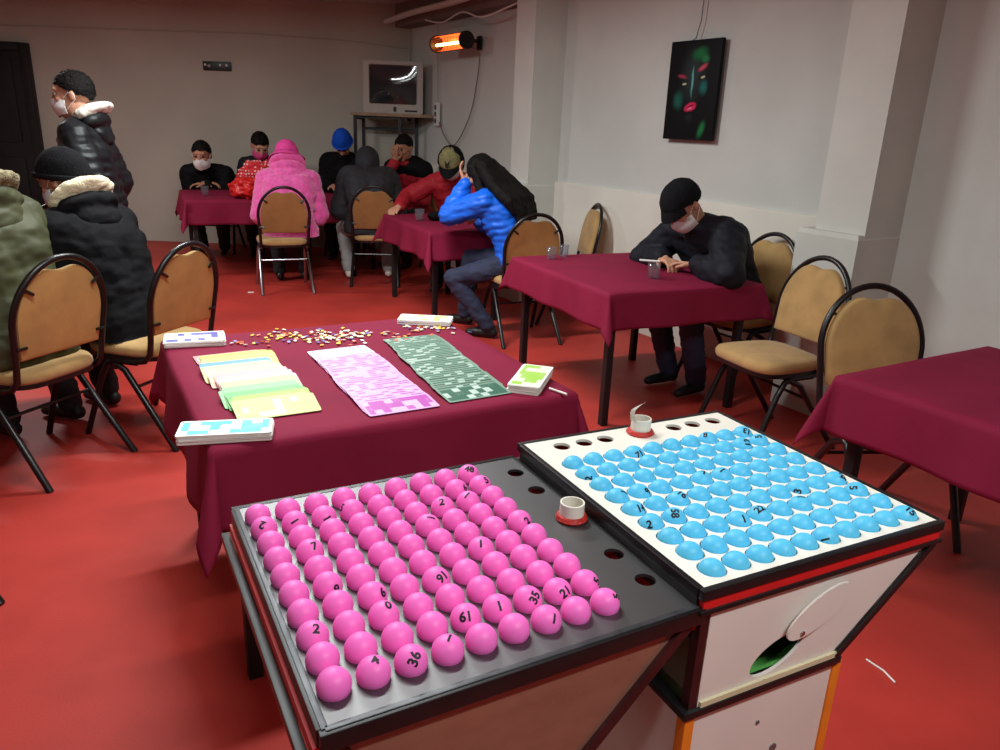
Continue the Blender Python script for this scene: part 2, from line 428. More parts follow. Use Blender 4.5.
# picture
pz = (2.13 + 1.482) / 2
pc = wp(-1.108, .012)
rw = math.atan2(dw.y, dw.x)
def picture_mat():
    m = bpy.data.materials.new('dark_face_painting'); m.use_nodes = True
    nt = m.node_tree; N = nt.nodes; L = nt.links; b = N['Principled BSDF']; b.inputs['Roughness'].default_value = .6; b.inputs['Specular IOR Level'].default_value = .15
    tc = N.new('ShaderNodeTexCoord')
    nz = N.new('ShaderNodeTexNoise'); nz.inputs['Scale'].default_value = 9; L.new(tc.outputs['Object'], nz.inputs['Vector'])
    wob = N.new('ShaderNodeVectorMath'); wob.operation = 'MULTIPLY_ADD'; wob.inputs[1].default_value = (.03, 0, .03)
    L.new(nz.outputs['Color'], wob.inputs[0]); L.new(tc.outputs['Object'], wob.inputs[2])
    cur = None
    # blobs: x, z, rx, rz, rot, colour, soft   (object space: centre of canvas, metres)
    W, H = .44, .63
    B = [(0, .1, .15, .24, 0, (44, 54, 54), .9), (.05, .235, .1, .06, .2, (28, 110, 60), .9), (.1, .2, .05, .04, 0, (40, 120, 70), .8), (-.12, -.06, .07, .09, 0, (30, 92, 78), .9), (.11, .02, .055, .07, 0, (30, 104, 100), .9),
         (.0, .06, .014, .13, .06, (96, 176, 172), .8), (-.1, .092, .06, .02, -.15, (160, 50, 76), .8), (.085, .145, .062, .024, .45, (196, 76, 98), .8), (-.085, .045, .045, .016, .1, (20, 18, 20), .4), (.09, .09, .045, .016, .35, (20, 18, 20), .4),
         (-.075, .04, .026, .009, .1, (190, 190, 150), .4), (.095, .088, .026, .009, .35, (190, 190, 150), .4), (.005, -.105, .07, .036, .3, (214, 44, 90), .45), (.005, -.1, .05, .006, .35, (90, 10, 30), .5), (.0, -.118, .03, .01, .3, (236, 120, 150), .7),
         (.13, -.25, .04, .08, -.4, (34, 120, 66), .9), (.0, -.18, .05, .05, 0, (30, 34, 36), .9)]
    for (x, z, rx, rz_, rot, c, soft) in B:
        mp = N.new('ShaderNodeMapping'); mp.vector_type = 'TEXTURE'
        mp.inputs['Location'].default_value = (x + .015, 0, z + .015); mp.inputs['Rotation'].default_value = (0, -rot, 0); mp.inputs['Scale'].default_value = (rx, 50, rz_)
        L.new(wob.outputs[0], mp.inputs['Vector'])
        ln = N.new('ShaderNodeVectorMath'); ln.operation = 'LENGTH'; L.new(mp.outputs[0], ln.inputs[0])
        mr = N.new('ShaderNodeMapRange'); mr.inputs[1].default_value = 1 - soft; mr.inputs[2].default_value = 1; mr.inputs[3].default_value = 1; mr.inputs[4].default_value = 0; mr.interpolation_type = 'SMOOTHSTEP'
        L.new(ln.outputs['Value'], mr.inputs[0])
        mx = N.new('ShaderNodeMix'); mx.data_type = 'RGBA'
        if cur is None: mx.inputs[6].default_value = lin((14, 15, 17))
        else: L.new(cur, mx.inputs[6])
        mx.inputs[7].default_value = lin(c); L.new(mr.outputs[0], mx.inputs[0]); cur = mx.outputs[2]
    L.new(cur, b.inputs['Base Color'])
    return m
g = empty('painting', (pc.x, pc.y, pz), rw, 'tall dark canvas of a face with red lips hanging on the right wall', 'picture')
bm = bmesh.new(); box(bm, (0, -.006, 0), (.47, .03, .645), bev=.003)
o = build('canvas', bm, picture_mat(), g)
bm = bmesh.new(); tube(bm, [(-.1, .005, .31), (-.03, .0, .335), (0, .0, .44), (.01, 0, .7)], .004, 6); build('hanging_cord', bm, M['metalgrey'], g)

# patio heater on the right wall
hc = wp(-4.25, .235)
g = empty('wall_heater', (hc.x, hc.y, 2.3), rw, 'glowing orange infrared heater on the wall beside the television', 'heater'); g.scale = (.8, .8, .8)
bm = bmesh.new()
seg = 14
for k in range(seg):
    a0 = math.radians(262 + 225 * k / seg); a1 = math.radians(262 + 225 * (k + 1) / seg)
    for (ra, rb) in ((.095, .095), (.088, .088)):
        q = [bm.verts.new((x, -.0 + math.cos(a) * ra, math.sin(a) * ra)) for x, a in ((-.37, a0), (.37, a0), (.37, a1), (-.37, a1))]
        f = bm.faces.new(q); f.material_index = 0 if ra > .09 else 1
sh = build('housing', bm, [M['heatbody'], M['heatreflector']], g, smooth=True)
for x in (-.385, .385):
    bm = bmesh.new(); tube(bm, [(x - .018, 0, 0), (x + .018, 0, 0)], .102, 20); build('end_cap', bm, M['heatbody'], g)
bm = bmesh.new(); tube(bm, [(-.34, -.025, -.02), (.34, -.025, -.02)], .017, 10); build('heating_tube', bm, M['heat'], g)
bm = bmesh.new()
for z in (-.07, 0.06): tube(bm, [(-.35, -.09, z - .02), (.35, -.09, z - .02)], .003, 6)
for i in range(9): tube(bm, [(-.3 + .075 * i, -.09, -.09), (-.3 + .075 * i, -.09, .04)], .002, 6)
build('guard', bm, M['heatbody'], g)
bm = bmesh.new(); box(bm, (.2, .17, .02), (.05, .22, .04), bev=.005); box(bm, (.2, .285, .0), (.1, .02, .16), bev=.004); build('bracket', bm, M['heatbody'], g)

# power strip & cables on the right wall
q = wp(-4.96, .0)
g = empty('power_strip', (q.x, q.y, 1.63), rw, 'white power strip on the wall right of the television shelf', 'socket')
bm = bmesh.new(); box(bm, (0, -.02, 0), (.085, .04, .24), bev=.008); build('body', bm, M['socket'], g)
bm = bmesh.new()
for z in (-.07, 0, .07): tube(bm, [(0, -.042, z), (0, -.036, z)], .028, 14)
build('outlet', bm, M['metalgrey'], g)
def wcable(name, pts, r, m, label, cat):
    bm = bmesh.new()
    P = [V((*wp(s, off), z)) for s, off, z in pts]
    Q = []
    for i in range(len(P) - 1):
        p0 = P[max(0, i - 1)]; p1 = P[i]; p2 = P[i + 1]; p3 = P[min(len(P) - 1, i + 2)]
        for k in range(6):
            t = k / 6
            Q.append(.5 * ((2 * p1) + (p2 - p0) * t + (2 * p0 - 5 * p1 + 4 * p2 - p3) * t * t + (3 * p1 - p0 - 3 * p2 + p3) * t ** 3))
    Q.append(P[-1]); tube(bm, Q, r, 6)
    return tag(build(name, bm, m), label, cat)
wcable('heater_cable', [(-4.0, .2, 2.25), (-4.05, .03, 2.2), (-4.12, .012, 1.9), (-4.25, .012, 1.6), (-4.55, .012, 1.32), (-4.78, .012, 1.4), (-4.93, .012, 1.56)], .006, M['beam'], 'grey cable looping down the wall from heater to power strip', 'cable')
wcable('strip_cable', [(-4.97, .012, 1.75), (-4.98, .01, 2.0), (-4.985, .01, 2.3), (-4.99, .012, 2.55)], .005, M['wallback'], 'pale cable running up the wall from the power strip', 'cable')
wcable('corner_conduit', [(-5.69, .008, 1.2), (-5.69, .008, 1.8), (-5.69, .008, 2.54)], .01, M['wallback'], 'thin painted conduit running up the far corner of the room', 'pipe')
wcable('ceiling_pipe', [(-5.7, .3, 2.6), (-5.0, .3, 2.63), (-4.0, .3, 2.64), (-3.0, .4, 2.66), (-2.0, .42, 2.68)], .03, M['pillar'], 'pale pipe running under the ceiling beam above the heater', 'pipe')
wcable('ceiling_cable', [(-4.9, .2, 2.56), (-4.5, .21, 2.5), (-4.1, .2, 2.56), (-3.7, .21, 2.48), (-3.2, .2, 2.53), (-2.98, .2, 2.56)], .008, M['plaster'], 'white cable sagging in loops below the ceiling beam', 'cable')
bm = bmesh.new(); tube(bm, [(LW + .1, BACKY - .012, 2.42), (-4.5, BACKY - .012, 2.43), (-3, BACKY - .012, 2.44), (-2, BACKY - .012, 2.41), (corner.x + .03, BACKY - .012, 2.34)], .006, 6)
tag(build('wall_cable', bm, M['wallback']), 'thin painted cable running along the top of the back wall', 'cable')

# television and its stand
g = empty('television_stand', (-1.30, 9.13, 0.03), 0, 'tall black metal stand with a wooden top in the corner', 'stand')
bm = bmesh.new(); box(bm, (0.0, 0, 1.573), (.97, .52, .035), bev=.004); o = build('shelf_board', bm, M['shelfwood'], g); o['label'] = 'thin brown wooden board'
for x, y in ((-.44, -.2), (-.44, .2), (.06, -.2), (.2, .2)):
    bm = bmesh.new(); box(bm, (x if y < 0 or x > 0 else -.42, y, .778), (.034, .034, 1.555)); build('leg', bm, M['black'], g, smooth=False)
bm = bmesh.new(); pass
for c_, s_ in (((-.11, .2, 1.42), (.64, .025, .03)), ((-.44, 0, 1.53), (.025, .4, .03)), ((.13, 0, 1.53), (.025, .4, .03)), ((-.19, -.2, 1.54), (.5, .025, .025)), ((-.19, -.2, .3), (.5, .025, .025))):
    bm = bmesh.new(); box(bm, c_, s_); build('rail', bm, M['black'], g, smooth=False)
g = empty('television', (-1.315, 8.97, 1.622), math.radians(2), 'old silver tube television on the corner stand', 'television')
bm = bmesh.new()
W, H = .66, .545
def rr(w, h, y, cz, r=.02):
    return [V((sx * (w / 2 - r) + r * math.cos(a), y, cz + sz * (h / 2 - r) + r * math.sin(a))) for sx, sz, a0 in ((1, -1, -90), (1, 1, 0), (-1, 1, 90), (-1, -1, 180)) for a in [math.radians(a0 + k * 30) for k in range(4)]]
loops = [rr(.52, .4, -.018, .30, .02), rr(.535, .415, -.03, .30, .02), rr(W, H, -.03, H / 2, .02), rr(W, H, .06, H / 2, .02), rr(.6, .5, .14, .27, .03), rr(.44, .36, .3, .24, .05), rr(.34, .28, .38, .22, .05)]
rings = [[bm.verts.new(p) for p in l] for l in loops]
for A, B in zip(rings, rings[1:]):
    for i in range(len(A)): bm.faces.new((A[i], A[(i + 1) % len(A)], B[(i + 1) % len(A)], B[i]))
bm.faces.new(rings[-1])
build('casing', bm, M['tvgrey'], g)
bm = bmesh.new()
nx, ny = 14, 10; gr = []
for j in range(ny + 1):
    gr.append([bm.verts.new((-.262 + .524 * i / nx, -.02 - .018 * (1 - ((i / nx - .5) * 2) ** 2) * (1 - ((j / ny - .5) * 2) ** 2) + 0, .098 + .404 * j / ny)) for i in range(nx + 1)])
for j in range(ny):
    for i in range(nx): bm.faces.new((gr[j][i], gr[j][i + 1], gr[j + 1][i + 1], gr[j + 1][i]))
build('screen', bm, M['screen'], g)
bm = bmesh.new(); box(bm, (.02, -.034, .045), (.03, .01, .05), bev=.003); box(bm, (.2, -.034, .03), (.14, .008, .018), bev=.003); build('control_panel', bm, M['blackmat'], g)

# ------------------------------------------------------------------ ceiling tubes (the room's lamps)
def lamp(x, y, a, L, watt, label, col=(.94, 1, .99)):
    g = empty('ceiling_lamp', (x, y, HC), a, label, 'lamp', 'fluorescent ceiling lamps')
    bm = bmesh.new(); box(bm, (0, 0, -.035), (L + .06, .16, .07), bev=.008); build('lamp_housing', bm, M['fixture'], g)
    ld = bpy.data.lights.new('tube_light', 'AREA'); ld.shape = 'RECTANGLE'; ld.size = L; ld.size_y = .11; ld.energy = watt; ld.color = col
    lo = bpy.data.objects.new('tube_light', ld); COL.objects.link(lo); lo.parent = g; lo.location = (0, 0, -.078)
    return g
lamp(-1.25, 4.2, math.radians(30), 1.25, 100, 'fluorescent ceiling lamp beyond the card table')
lamp(-.75, 2.15, math.radians(30), 1.25, 44, 'fluorescent ceiling lamp right above the card table')
lamp(1.05, .1, math.radians(30), 1.25, 50, 'fluorescent ceiling lamp above the two ball trays')
lamp(-1.6, -1.5, math.radians(30), 1.25, 16, 'fluorescent ceiling lamp behind the ball trays')
lamp(-4.2, 6.2, math.radians(0), 1.25, 60, 'fluorescent ceiling lamp near the back wall')

# ------------------------------------------------------------------ tables and cloths
def rect_map(cx, cy, yaw):
    c, s = math.cos(yaw), math.sin(yaw)
    return lambda x, y: V((cx + x * c - y * s, cy + x * s + y * c))
def table(cx, cy, w, d, yaw, label, legs=True, zt=.738, inset=.06):
    g = empty('banquet_table', (cx, cy, 0), yaw, label, 'table')
    bm = bmesh.new(); box(bm, (0, 0, zt - .014), (w, d, .028), bev=.004); build('tabletop', bm, M['wood'], g)
    bm = bmesh.new()
    for sx in (-1, 1): box(bm, (sx * (w / 2 - inset), 0, zt - .06), (.025, d - 2 * inset, .06))
    for sy in (-1, 1): box(bm, (0, sy * (d / 2 - inset), zt - .06), (w - 2 * inset, .025, .06))
    build('apron', bm, M['blackmat'], g, smooth=False)
    for sx in (-1, 1):
        for sy in (-1, 1):
            bm = bmesh.new(); box(bm, (sx * (w / 2 - inset), sy * (d / 2 - inset), (zt - .03) / 2), (.04, .04, zt - .03), bev=.003)
            build('leg', bm, M['blackmat'], g)
    return g
def cloth(cx, cy, w, d, yaw, drop, label, seed, flare=.12, zt=.7425, amp=.018, cornerflare=.42, hemvar=.03):
    bm = bmesh.new()
    n_in = 26; n_out = 12
    def axis(L):
        a = [-L / 2 - drop + drop * i / n_out for i in range(n_out)]
        a += [-L / 2 + L * i / n_in for i in range(n_in)]
        a += [L / 2 + drop * i / n_out for i in range(n_out + 1)]
        return a
    X = axis(w); Y = axis(d); hx, hy = w / 2, d / 2
    rnd = V((seed * 11.3, seed * 5.1, 0))
    def pos(u, v):
        eu = max(0, abs(u) - hx); ev = max(0, abs(v) - hy)
        su = 1 if u > 0 else -1; sv = 1 if v > 0 else -1
        bu = max(-hx, min(hx, u)); bv = max(-hy, min(hy, v))
        if eu == 0 and ev == 0:
            z = zt + .0025 * noise.noise(V((u * 3, v * 3, seed)))
            return V((u, v, z))
        r = math.hypot(eu, ev)
        per = (bu * sv if ev > 0 else 0) + (bv * su if eu > 0 else 0)
        k = r / drop
        if eu > 0 and ev > 0:
            phi = math.atan2(ev, eu)
            al = math.atan(flare) + (cornerflare - math.atan(flare)) * math.sin(2 * phi) ** 1.3
            tw = .35 * math.sin(2 * phi) * (1 if noise.noise(V((bu * 3, bv * 3, seed))) > 0 else -1)
            ph = phi + tw
            dirn = V((math.cos(ph) * su, math.sin(ph) * sv, 0)); wav = 0
        else:
            al = math.atan(flare)
            dirn = V((su, 0, 0)) if eu > 0 else V((0, sv, 0))
            edge_d = min(hy - abs(bv), 9) if eu > 0 else min(hx - abs(bu), 9)
            fade = min(1, edge_d / .12)
            tt = (bv if eu > 0 else bu)
            side = (1 if eu > 0 else 3) * (su if eu > 0 else sv)
            wav = amp * k ** 1.3 * fade * (math.sin(tt * 13 + side * 1.7 + seed) + .8 * noise.noise(V((tt * 6, side * 4.0, seed * 2.0))))
        rr_ = min(r, .03)
        # rounded edge
        a = min(r / .02, PI / 2) if r < .02 * PI / 2 else PI / 2
        out0 = .02 * math.sin(a); dn0 = .02 * (1 - math.cos(a)); rest = max(0, r - .02 * a)
        o_ = out0 * .6 + math.sin(al) * rest + wav; dn = dn0 + math.cos(al) * rest
        return V((bu, bv, zt)) + dirn * o_ - V((0, 0, dn))
    gr = [[bm.verts.new(pos(u, v)) for u in X] for v in Y]
    for j in range(len(Y) - 1):
        for i in range(len(X) - 1): bm.faces.new((gr[j][i], gr[j][i + 1], gr[j + 1][i + 1], gr[j + 1][i]))
    o = build('tablecloth', bm, M['cloth'], None, loc=(cx, cy, 0), rz=yaw, angle=80)
    md = o.modifiers.new('thick', 'SOLIDIFY'); md.thickness = .002; md.offset = 1
    return tag(o, label, 'tablecloth')

TM = (-.488, 2.405, 1.065, 1.05, .517)
TA = (.745, 4.46, 1.0, 1.13, .441)
table(*TM[:2], TM[2] - .02, TM[3] - .02, TM[4], 'square table under the maroon cloth spread with bingo cards'); cloth(*TM, .225, 'maroon cloth of the table spread with bingo cards', 1, amp=.016)
table(*TA[:2], TA[2] - .02, TA[3] - .02, TA[4], 'square table where the person in a black peaked cap leans'); cloth(*TA, .2, 'maroon cloth of the table where the person in black peaked cap leans', 2, amp=.01)
uR = math.radians(31)
cR = V((1.17, 2.5)) + .475 * V((math.cos(uR), math.sin(uR))) + .55 * V((math.sin(uR), -math.cos(uR)))
table(cR.x, cR.y, .93, 1.08, uR, 'bare maroon covered table beside the blue ball tray'); cloth(cR.x, cR.y, .95, 1.1, uR, .21, 'maroon cloth with nothing on it beside the blue ball tray', 3, amp=.012)
uB = math.radians(25.5)
LB = V((-1.09, 6.85)); cB = LB + .33 * V((math.cos(uB), math.sin(uB))) + .6 * V((math.sin(uB), -math.cos(uB)))
table(cB.x, cB.y, .64, 1.18, uB, 'narrow table where the person in blue jacket sits'); cloth(cB.x, cB.y, .66, 1.2, uB, .23, 'maroon cloth of the narrow table beside the person in blue jacket', 4, amp=.02)
uC = math.radians(25); NLC = V((-3.05, 7.3)); cC = NLC + .95 * V((math.cos(uC), math.sin(uC))) + .59 * V((-math.sin(uC), math.cos(uC)))
table(cC.x, cC.y, 1.88, 1.16, uC, 'long table by the back wall where several people sit'); cloth(cC.x, cC.y, 1.9, 1.18, uC, .24, 'maroon cloth of the long table by the back wall', 5, amp=.025)

# ------------------------------------------------------------------ chairs
def arch(z, a=.222, zc=.70, zt=.95):
    if z < zc: return .208 + (a - .208) * max(0, (z - .5) / (zc - .5))
    return a * math.sqrt(max(0, 1 - ((z - zc) / (zt - zc)) ** 2))
def back_y(z): return -.19 - (z - .47) * .17
def make_chair(legm, backm):
    g = empty('banquet_chair')
    # seat: padded, rounded trapezoid
    def outline(k, n=40):
        pts = []
        for i in range(n):
            t = 2 * PI * i / n; c, s = math.cos(t), math.sin(t); e = .5
            x = abs(c) ** e * (1 if c > 0 else -1); y = abs(s) ** e * (1 if s > 0 else -1)
            wx = .218 + .012 * y
            pts.append((x * wx * k, y * .215 * k + .005))
        return pts
    bm = bmesh.new(); prof = [(.9, .425), (.97, .43), (1.0, .445), (1.0, .462), (.96, .478), (.85, .487), (.5, .493)]
    rings = [[bm.verts.new((x, y, z)) for x, y in outline(k)] for k, z in prof]
    for A, B in zip(rings, rings[1:]):
        for i in range(40): bm.faces.new((A[i], A[(i + 1) % 40], B[(i + 1) % 40], B[i]))
    bm.faces.new(rings[0]); c = bm.verts.new((0, 0, .494))
    for i in range(40): bm.faces.new((rings[-1][i], rings[-1][(i + 1) % 40], c))
    build('seat', bm, M['tan'], g, angle=60)
    bm = bmesh.new(); rings = [[bm.verts.new((x, y, z)) for x, y in outline(k)] for k, z in ((.88, .408), (.985, .412), (.985, .432), (.9, .434))]
    for A, B in zip(rings, rings[1:]):
        for i in range(40): bm.faces.new((A[i], A[(i + 1) % 40], B[(i + 1) % 40], B[i]))
    bm.faces.new(rings[0]); bm.faces.new(rings[-1]); build('seat_rim', bm, M['chairframe'], g)
    # back frame: from under the seat up and over
    P = []
    for z in (.52, .6, .7): P.append((arch(z), back_y(z), z))
    for k in range(1, 24):
        th = PI * k / 24
        z = .70 + .25 * math.sin(th); P.append((.222 * math.cos(th), back_y(z) - .012 * math.sin(th), z))
    for z in (.7, .6, .52): P.append((-arch(z), back_y(z), z))
    P = [(.207, -.09, .405), (.207, -.15, .418), (.207, -.185, .455)] + P + [(-.207, -.185, .455), (-.207, -.15, .418), (-.207, -.09, .405)]
    bm = bmesh.new(); tube(bm, P, .0135, 10); build('back_frame', bm, M['chairframe'], g)
    # back pad with handle gap
    def padline(inset, n=44):
        pts = []
        zb = .545
        for i in range(7): pts.append((-(arch(zb) - inset) + 2 * (arch(zb) - inset) * i / 6 if False else -(arch(zb) - inset) * (1 - 2 * i / 6), zb))
        for z in (.6, .65, .7): pts.append((arch(z) - inset, z))
        for k in range(1, n):
            th = PI * k / n; x = (.222 - inset) * math.cos(th); z = .70 + (.25 - inset) * math.sin(th)
            z -= .034 * math.exp(-(x / .065) ** 2)
            pts.append((x, z))
        for z in (.7, .65, .6): pts.append((-(arch(z) - inset), z))
        return pts
    def pad(inset, y_off, th, dome, sgn, name, m):
        bm = bmesh.new(); O = padline(inset); cz = .73; rings = []
        for k, dd in ((1, 0), (1, th * .6), (.97, th * .85), (.9, th), (.6, th + dome * .7), (.3, th + dome * .95)):
            rings.append([bm.verts.new((x * k, back_y(cz + (z - cz) * k) + y_off + sgn * dd, cz + (z - cz) * k)) for x, z in O])
        n = len(O)
        for A, B in zip(rings, rings[1:]):
            for i in range(n): bm.faces.new((A[i], A[(i + 1) % n], B[(i + 1) % n], B[i]))
        c = bm.verts.new((0, back_y(cz) + y_off + sgn * (th + dome), cz))
        for i in range(n): bm.faces.new((rings[-1][i], rings[-1][(i + 1) % n], c))
        bm.faces.new(rings[0]); return build(name, bm, m, g, angle=70)
    pad(.02, .0, .03, .012, 1, 'backrest', M['tan'])
    pad(.021, .0, .008, .003, -1, 'back_panel', backm)
    for sx in (-1, 1):
        for z, L in ((.60, .035), (.845, .04)):
            bm = bmesh.new(); xo = arch(z)
            if z > .7: a, b = V((sx * (xo - .0), back_y(z) - .012, z)), V((sx * (xo - .042), back_y(z) - .014, z - .028))
            else: a, b = V((sx * xo, back_y(z) - .012, z)), V((sx * (xo - .045), back_y(z) - .014, z))
            tube(bm, [a, b], .0065, 8); build('bracket', bm, M['chairframe'], g)
    for sx in (-1, 1):
        bm = bmesh.new(); tube(bm, [(sx * .207, -.1, .404), (sx * .207, .02, .402), (sx * .209, .07, .385), (sx * .213, .11, .32), (sx * .226, .235, 0)], .0145, 10); build('leg', bm, legm, g)
        bm = bmesh.new(); tube(bm, [(sx * .205, .05, .398), (sx * .21, -.03, .36), (sx * .2275, -.3, 0)], .015, 10); build('leg', bm, legm, g)
    bm = bmesh.new(); tube(bm, [(-.212, -.088, .285), (.212, -.088, .285)], .008, 8); build('stretcher', bm, legm, g)
    bm = bmesh.new(); tube(bm, [(-.2, .06, .4), (.2, .06, .4)], .008, 8); build('stretcher', bm, legm, g)
    return g
protos = {}
def chair(cx, cy, fx, fy, label, style='tan', grp=None):
    yaw = math.atan2(-fx, fy)
    if style not in protos:
        protos[style] = make_chair(M['chrome'] if style == 'chrome' else M['chairframe'], M['tanback_shaded'] if style in ('chrome', 'brown') else M['tanback']); c = protos[style]  # brown and chrome styles take the tan back with shade in its colour
    else: c = copy_tree(protos[style])
    c.location = (cx, cy, 0); c.rotation_euler = (0, 0, yaw)
    return tag(c, label, 'chair', 'banquet chairs')
chair(-2.06, 3.13, -.945, .33, 'tan backed black chair holding the person in khaki jacket')
chair(-1.73, 3.58, -.95, .31, 'tan backed black chair holding the person with a cream lined hood')
chair(-1.93, 1.94, -.945, .33, 'black chair whose rear foot alone shows at the left picture edge')
chair(-3.1, 4.93, -.9, .42, 'tan chair behind the person in khaki, beyond the standing person')
chair(.116, 5.6, -.38, .925, 'tan backed chair holding the long haired person in blue jacket')
chair(.47, 6.25, -.985, -.17, 'empty tan chair seen side on against the right wall')
chair(1.45, 4.62, -.86, -.5, 'tan chair against the wall behind the person in black peaked cap')
chair(1.37, 3.72, -.92, -.39, 'empty tan chair with a whole seat showing, between two maroon tables')
chair(1.57, 2.83, .1, -1, 'empty tan chair pushed under the bare maroon table')
chair(-2.06, 7.0, -.386, .92, 'shaded tan backed chair with silver legs holding the person in pink', 'chrome')
chair(-1.28, 7.5, -.12, .99, 'shaded tan backed chair holding the bent person in dark grey coat', 'brown')
chair(-3.38, 8.93, .1, -1, 'chair of the masked person in black at the back wall', 'brown')
chair(-2.65, 9.1, .2, -1, 'chair of the dark haired person with a pink mask', 'brown')
chair(-1.9, 9.12, .05, -1, 'chair of the person in a bright blue hat', 'brown')
chair(-1.02, 8.72, -.5, -.86, 'chair of the red jacketed person hiding the face', 'brown')
chair(-.46, 7.58, -.15, -.99, 'chair of the person in olive cap', 'brown')

# ------------------------------------------------------------------ ball trays
def hole_plate(bm, cells, z, th, mi=0, seg=20, mi_in=0):
    """cells: (x0,x1,y0,y1,r or 0, cx, cy)"""
    for (x0, x1, y0, y1, r, cx, cy) in cells:
        if not r:
            f = bm.faces.new([bm.verts.new(p) for p in ((x0, y0, z), (x1, y0, z), (x1, y1, z), (x0, y1, z))]); f.material_index = mi; continue
        A = sorted([2 * PI * k / seg for k in range(seg)] + [math.atan2(y - cy, x - cx) % (2 * PI) for x in (x0, x1) for y in (y0, y1)])
        outer = []; inner = []; low = []
        for a in A:
            c, s = math.cos(a), math.sin(a)
            t = min((x1 - cx) / c if c > 1e-9 else ((x0 - cx) / c if c < -1e-9 else 9), (y1 - cy) / s if s > 1e-9 else ((y0 - cy) / s if s < -1e-9 else 9))
            outer.append(bm.verts.new((cx + c * t, cy + s * t, z))); inner.append(bm.verts.new((cx + c * r, cy + s * r, z))); low.append(bm.verts.new((cx + c * r, cy + s * r, z - th)))
        n = len(A)
        for i in range(n):
            j = (i + 1) % n
            f = bm.faces.new((inner[i], outer[i], outer[j], inner[j])); f.material_index = mi
            f = bm.faces.new((low[i], inner[i], inner[j], low[j])); f.material_index = mi_in

def seven_strip(along, centers, a0, a1, c0, c1, r, swap):
    """cells of the strip with free holes; along axis from a0..a1, across c0..c1"""
    cells = []; cs = sorted(centers); b = [a0] + [(p + q) / 2 for p, q in zip(cs, cs[1:])] + [a1]
    cm = along
    for i, c in enumerate(cs):
        if swap: cells.append((c0, c1, b[i], b[i + 1], r, cm, c))
        else: cells.append((b[i], b[i + 1], c0, c1, r, c, cm))
    return cells

BR = .0224
ball_meshes = {}
def ball_mesh(key, m):
    bm = bmesh.new(); bmesh.ops.create_uvsphere(bm, u_segments=28, v_segments=18, radius=BR)
    me = bpy.data.meshes.new('ball'); bm.to_mesh(me); bm.free(); me.polygons.foreach_set('use_smooth', [True] * len(me.polygons)); me.materials.append(m); ball_meshes[key] = me
ball_mesh('pink', M['pinkball']); ball_mesh('blue', M['blueball'])
num_cache = {}
def number_mesh(txt, size=.0195):
    cu = bpy.data.curves.new('n', 'FONT'); cu.body = txt; cu.size = size; cu.align_x = 'CENTER'; cu.align_y = 'CENTER'; cu.resolution_u = 3; cu.offset = .0007
    o = bpy.data.objects.new('n', cu); COL.objects.link(o); bpy.context.view_layer.update()
    me = bpy.data.meshes.new_from_object(o.evaluated_get(bpy.context.evaluated_depsgraph_get()))
    bpy.data.objects.remove(o); bpy.data.curves.remove(cu)
    bm = bmesh.new(); bm.from_mesh(me); bpy.data.meshes.remove(me)
    bmesh.ops.triangulate(bm, faces=bm.faces)
    for _ in range(2):
        es = [e for e in bm.edges if e.calc_length() > .0022]
        if es: bmesh.ops.subdivide_edges(bm, edges=es, cuts=1)
        bmesh.ops.triangulate(bm, faces=bm.faces)
    return bm
def number_on(ball, txt, d, roll, size=.0195):
    """digits wrapped on the ball around direction d (world), rotated by roll degrees from upright-to-viewer"""
    bm = number_mesh(txt, size); R = BR + .0004
    d = V(d).normalized(); up = V((0, 0, 1)) - d * d.z
    if up.length < .05: up = V((0, 1, 0)) - d * d.y
    up.normalize(); rt = up.cross(d)
    q = Quaternion(d, math.radians(roll)); up = q @ up; rt = q @ rt
    for v in bm.verts:
        lo, la = v.co.x / R, v.co.y / R
        v.co = (d * (math.cos(lo) * math.cos(la)) + rt * (math.sin(lo) * math.cos(la)) + up * math.sin(la)) * R
    me = bpy.data.meshes.new('number'); bm.to_mesh(me); bm.free(); me.materials.append(M['ink'])
    o = bpy.data.objects.new('number', me); COL.objects.link(o); o.parent = ball
    return o
ORD = ['first', 'second', 'third', 'fourth', 'fifth', 'sixth', 'seventh', 'eighth', 'ninth', 'tenth']
def place_balls(colour, org, yaw, z, x0, dx, nx, y0, dy, ny, nums, marks):
    f = rect_map(org[0], org[1], yaw)
    for j in range(ny):
        for i in range(nx):
            p = f(x0 + dx * i + random.uniform(-.0006, .0006), y0 + dy * j + random.uniform(-.0006, .0006))
            b = bpy.data.objects.new('bingo_ball', ball_meshes[colour]); COL.objects.link(b)
            b.location = (p.x, p.y, z + random.uniform(-.0008, .0012))
            row = 'front row' if j == 0 else ('back row' if j == ny - 1 else f'{ORD[j]} row from front')
            lab = ('numbered ' if (i, j) in nums else '') + f'{colour} ball {ORD[i]} from left in {row} of the {colour} tray'
            tag(b, lab, 'ball', f'{colour} balls in the tray')
            if (i, j) in nums:
                t, d, r = nums[(i, j)]; number_on(b, t, d, r)

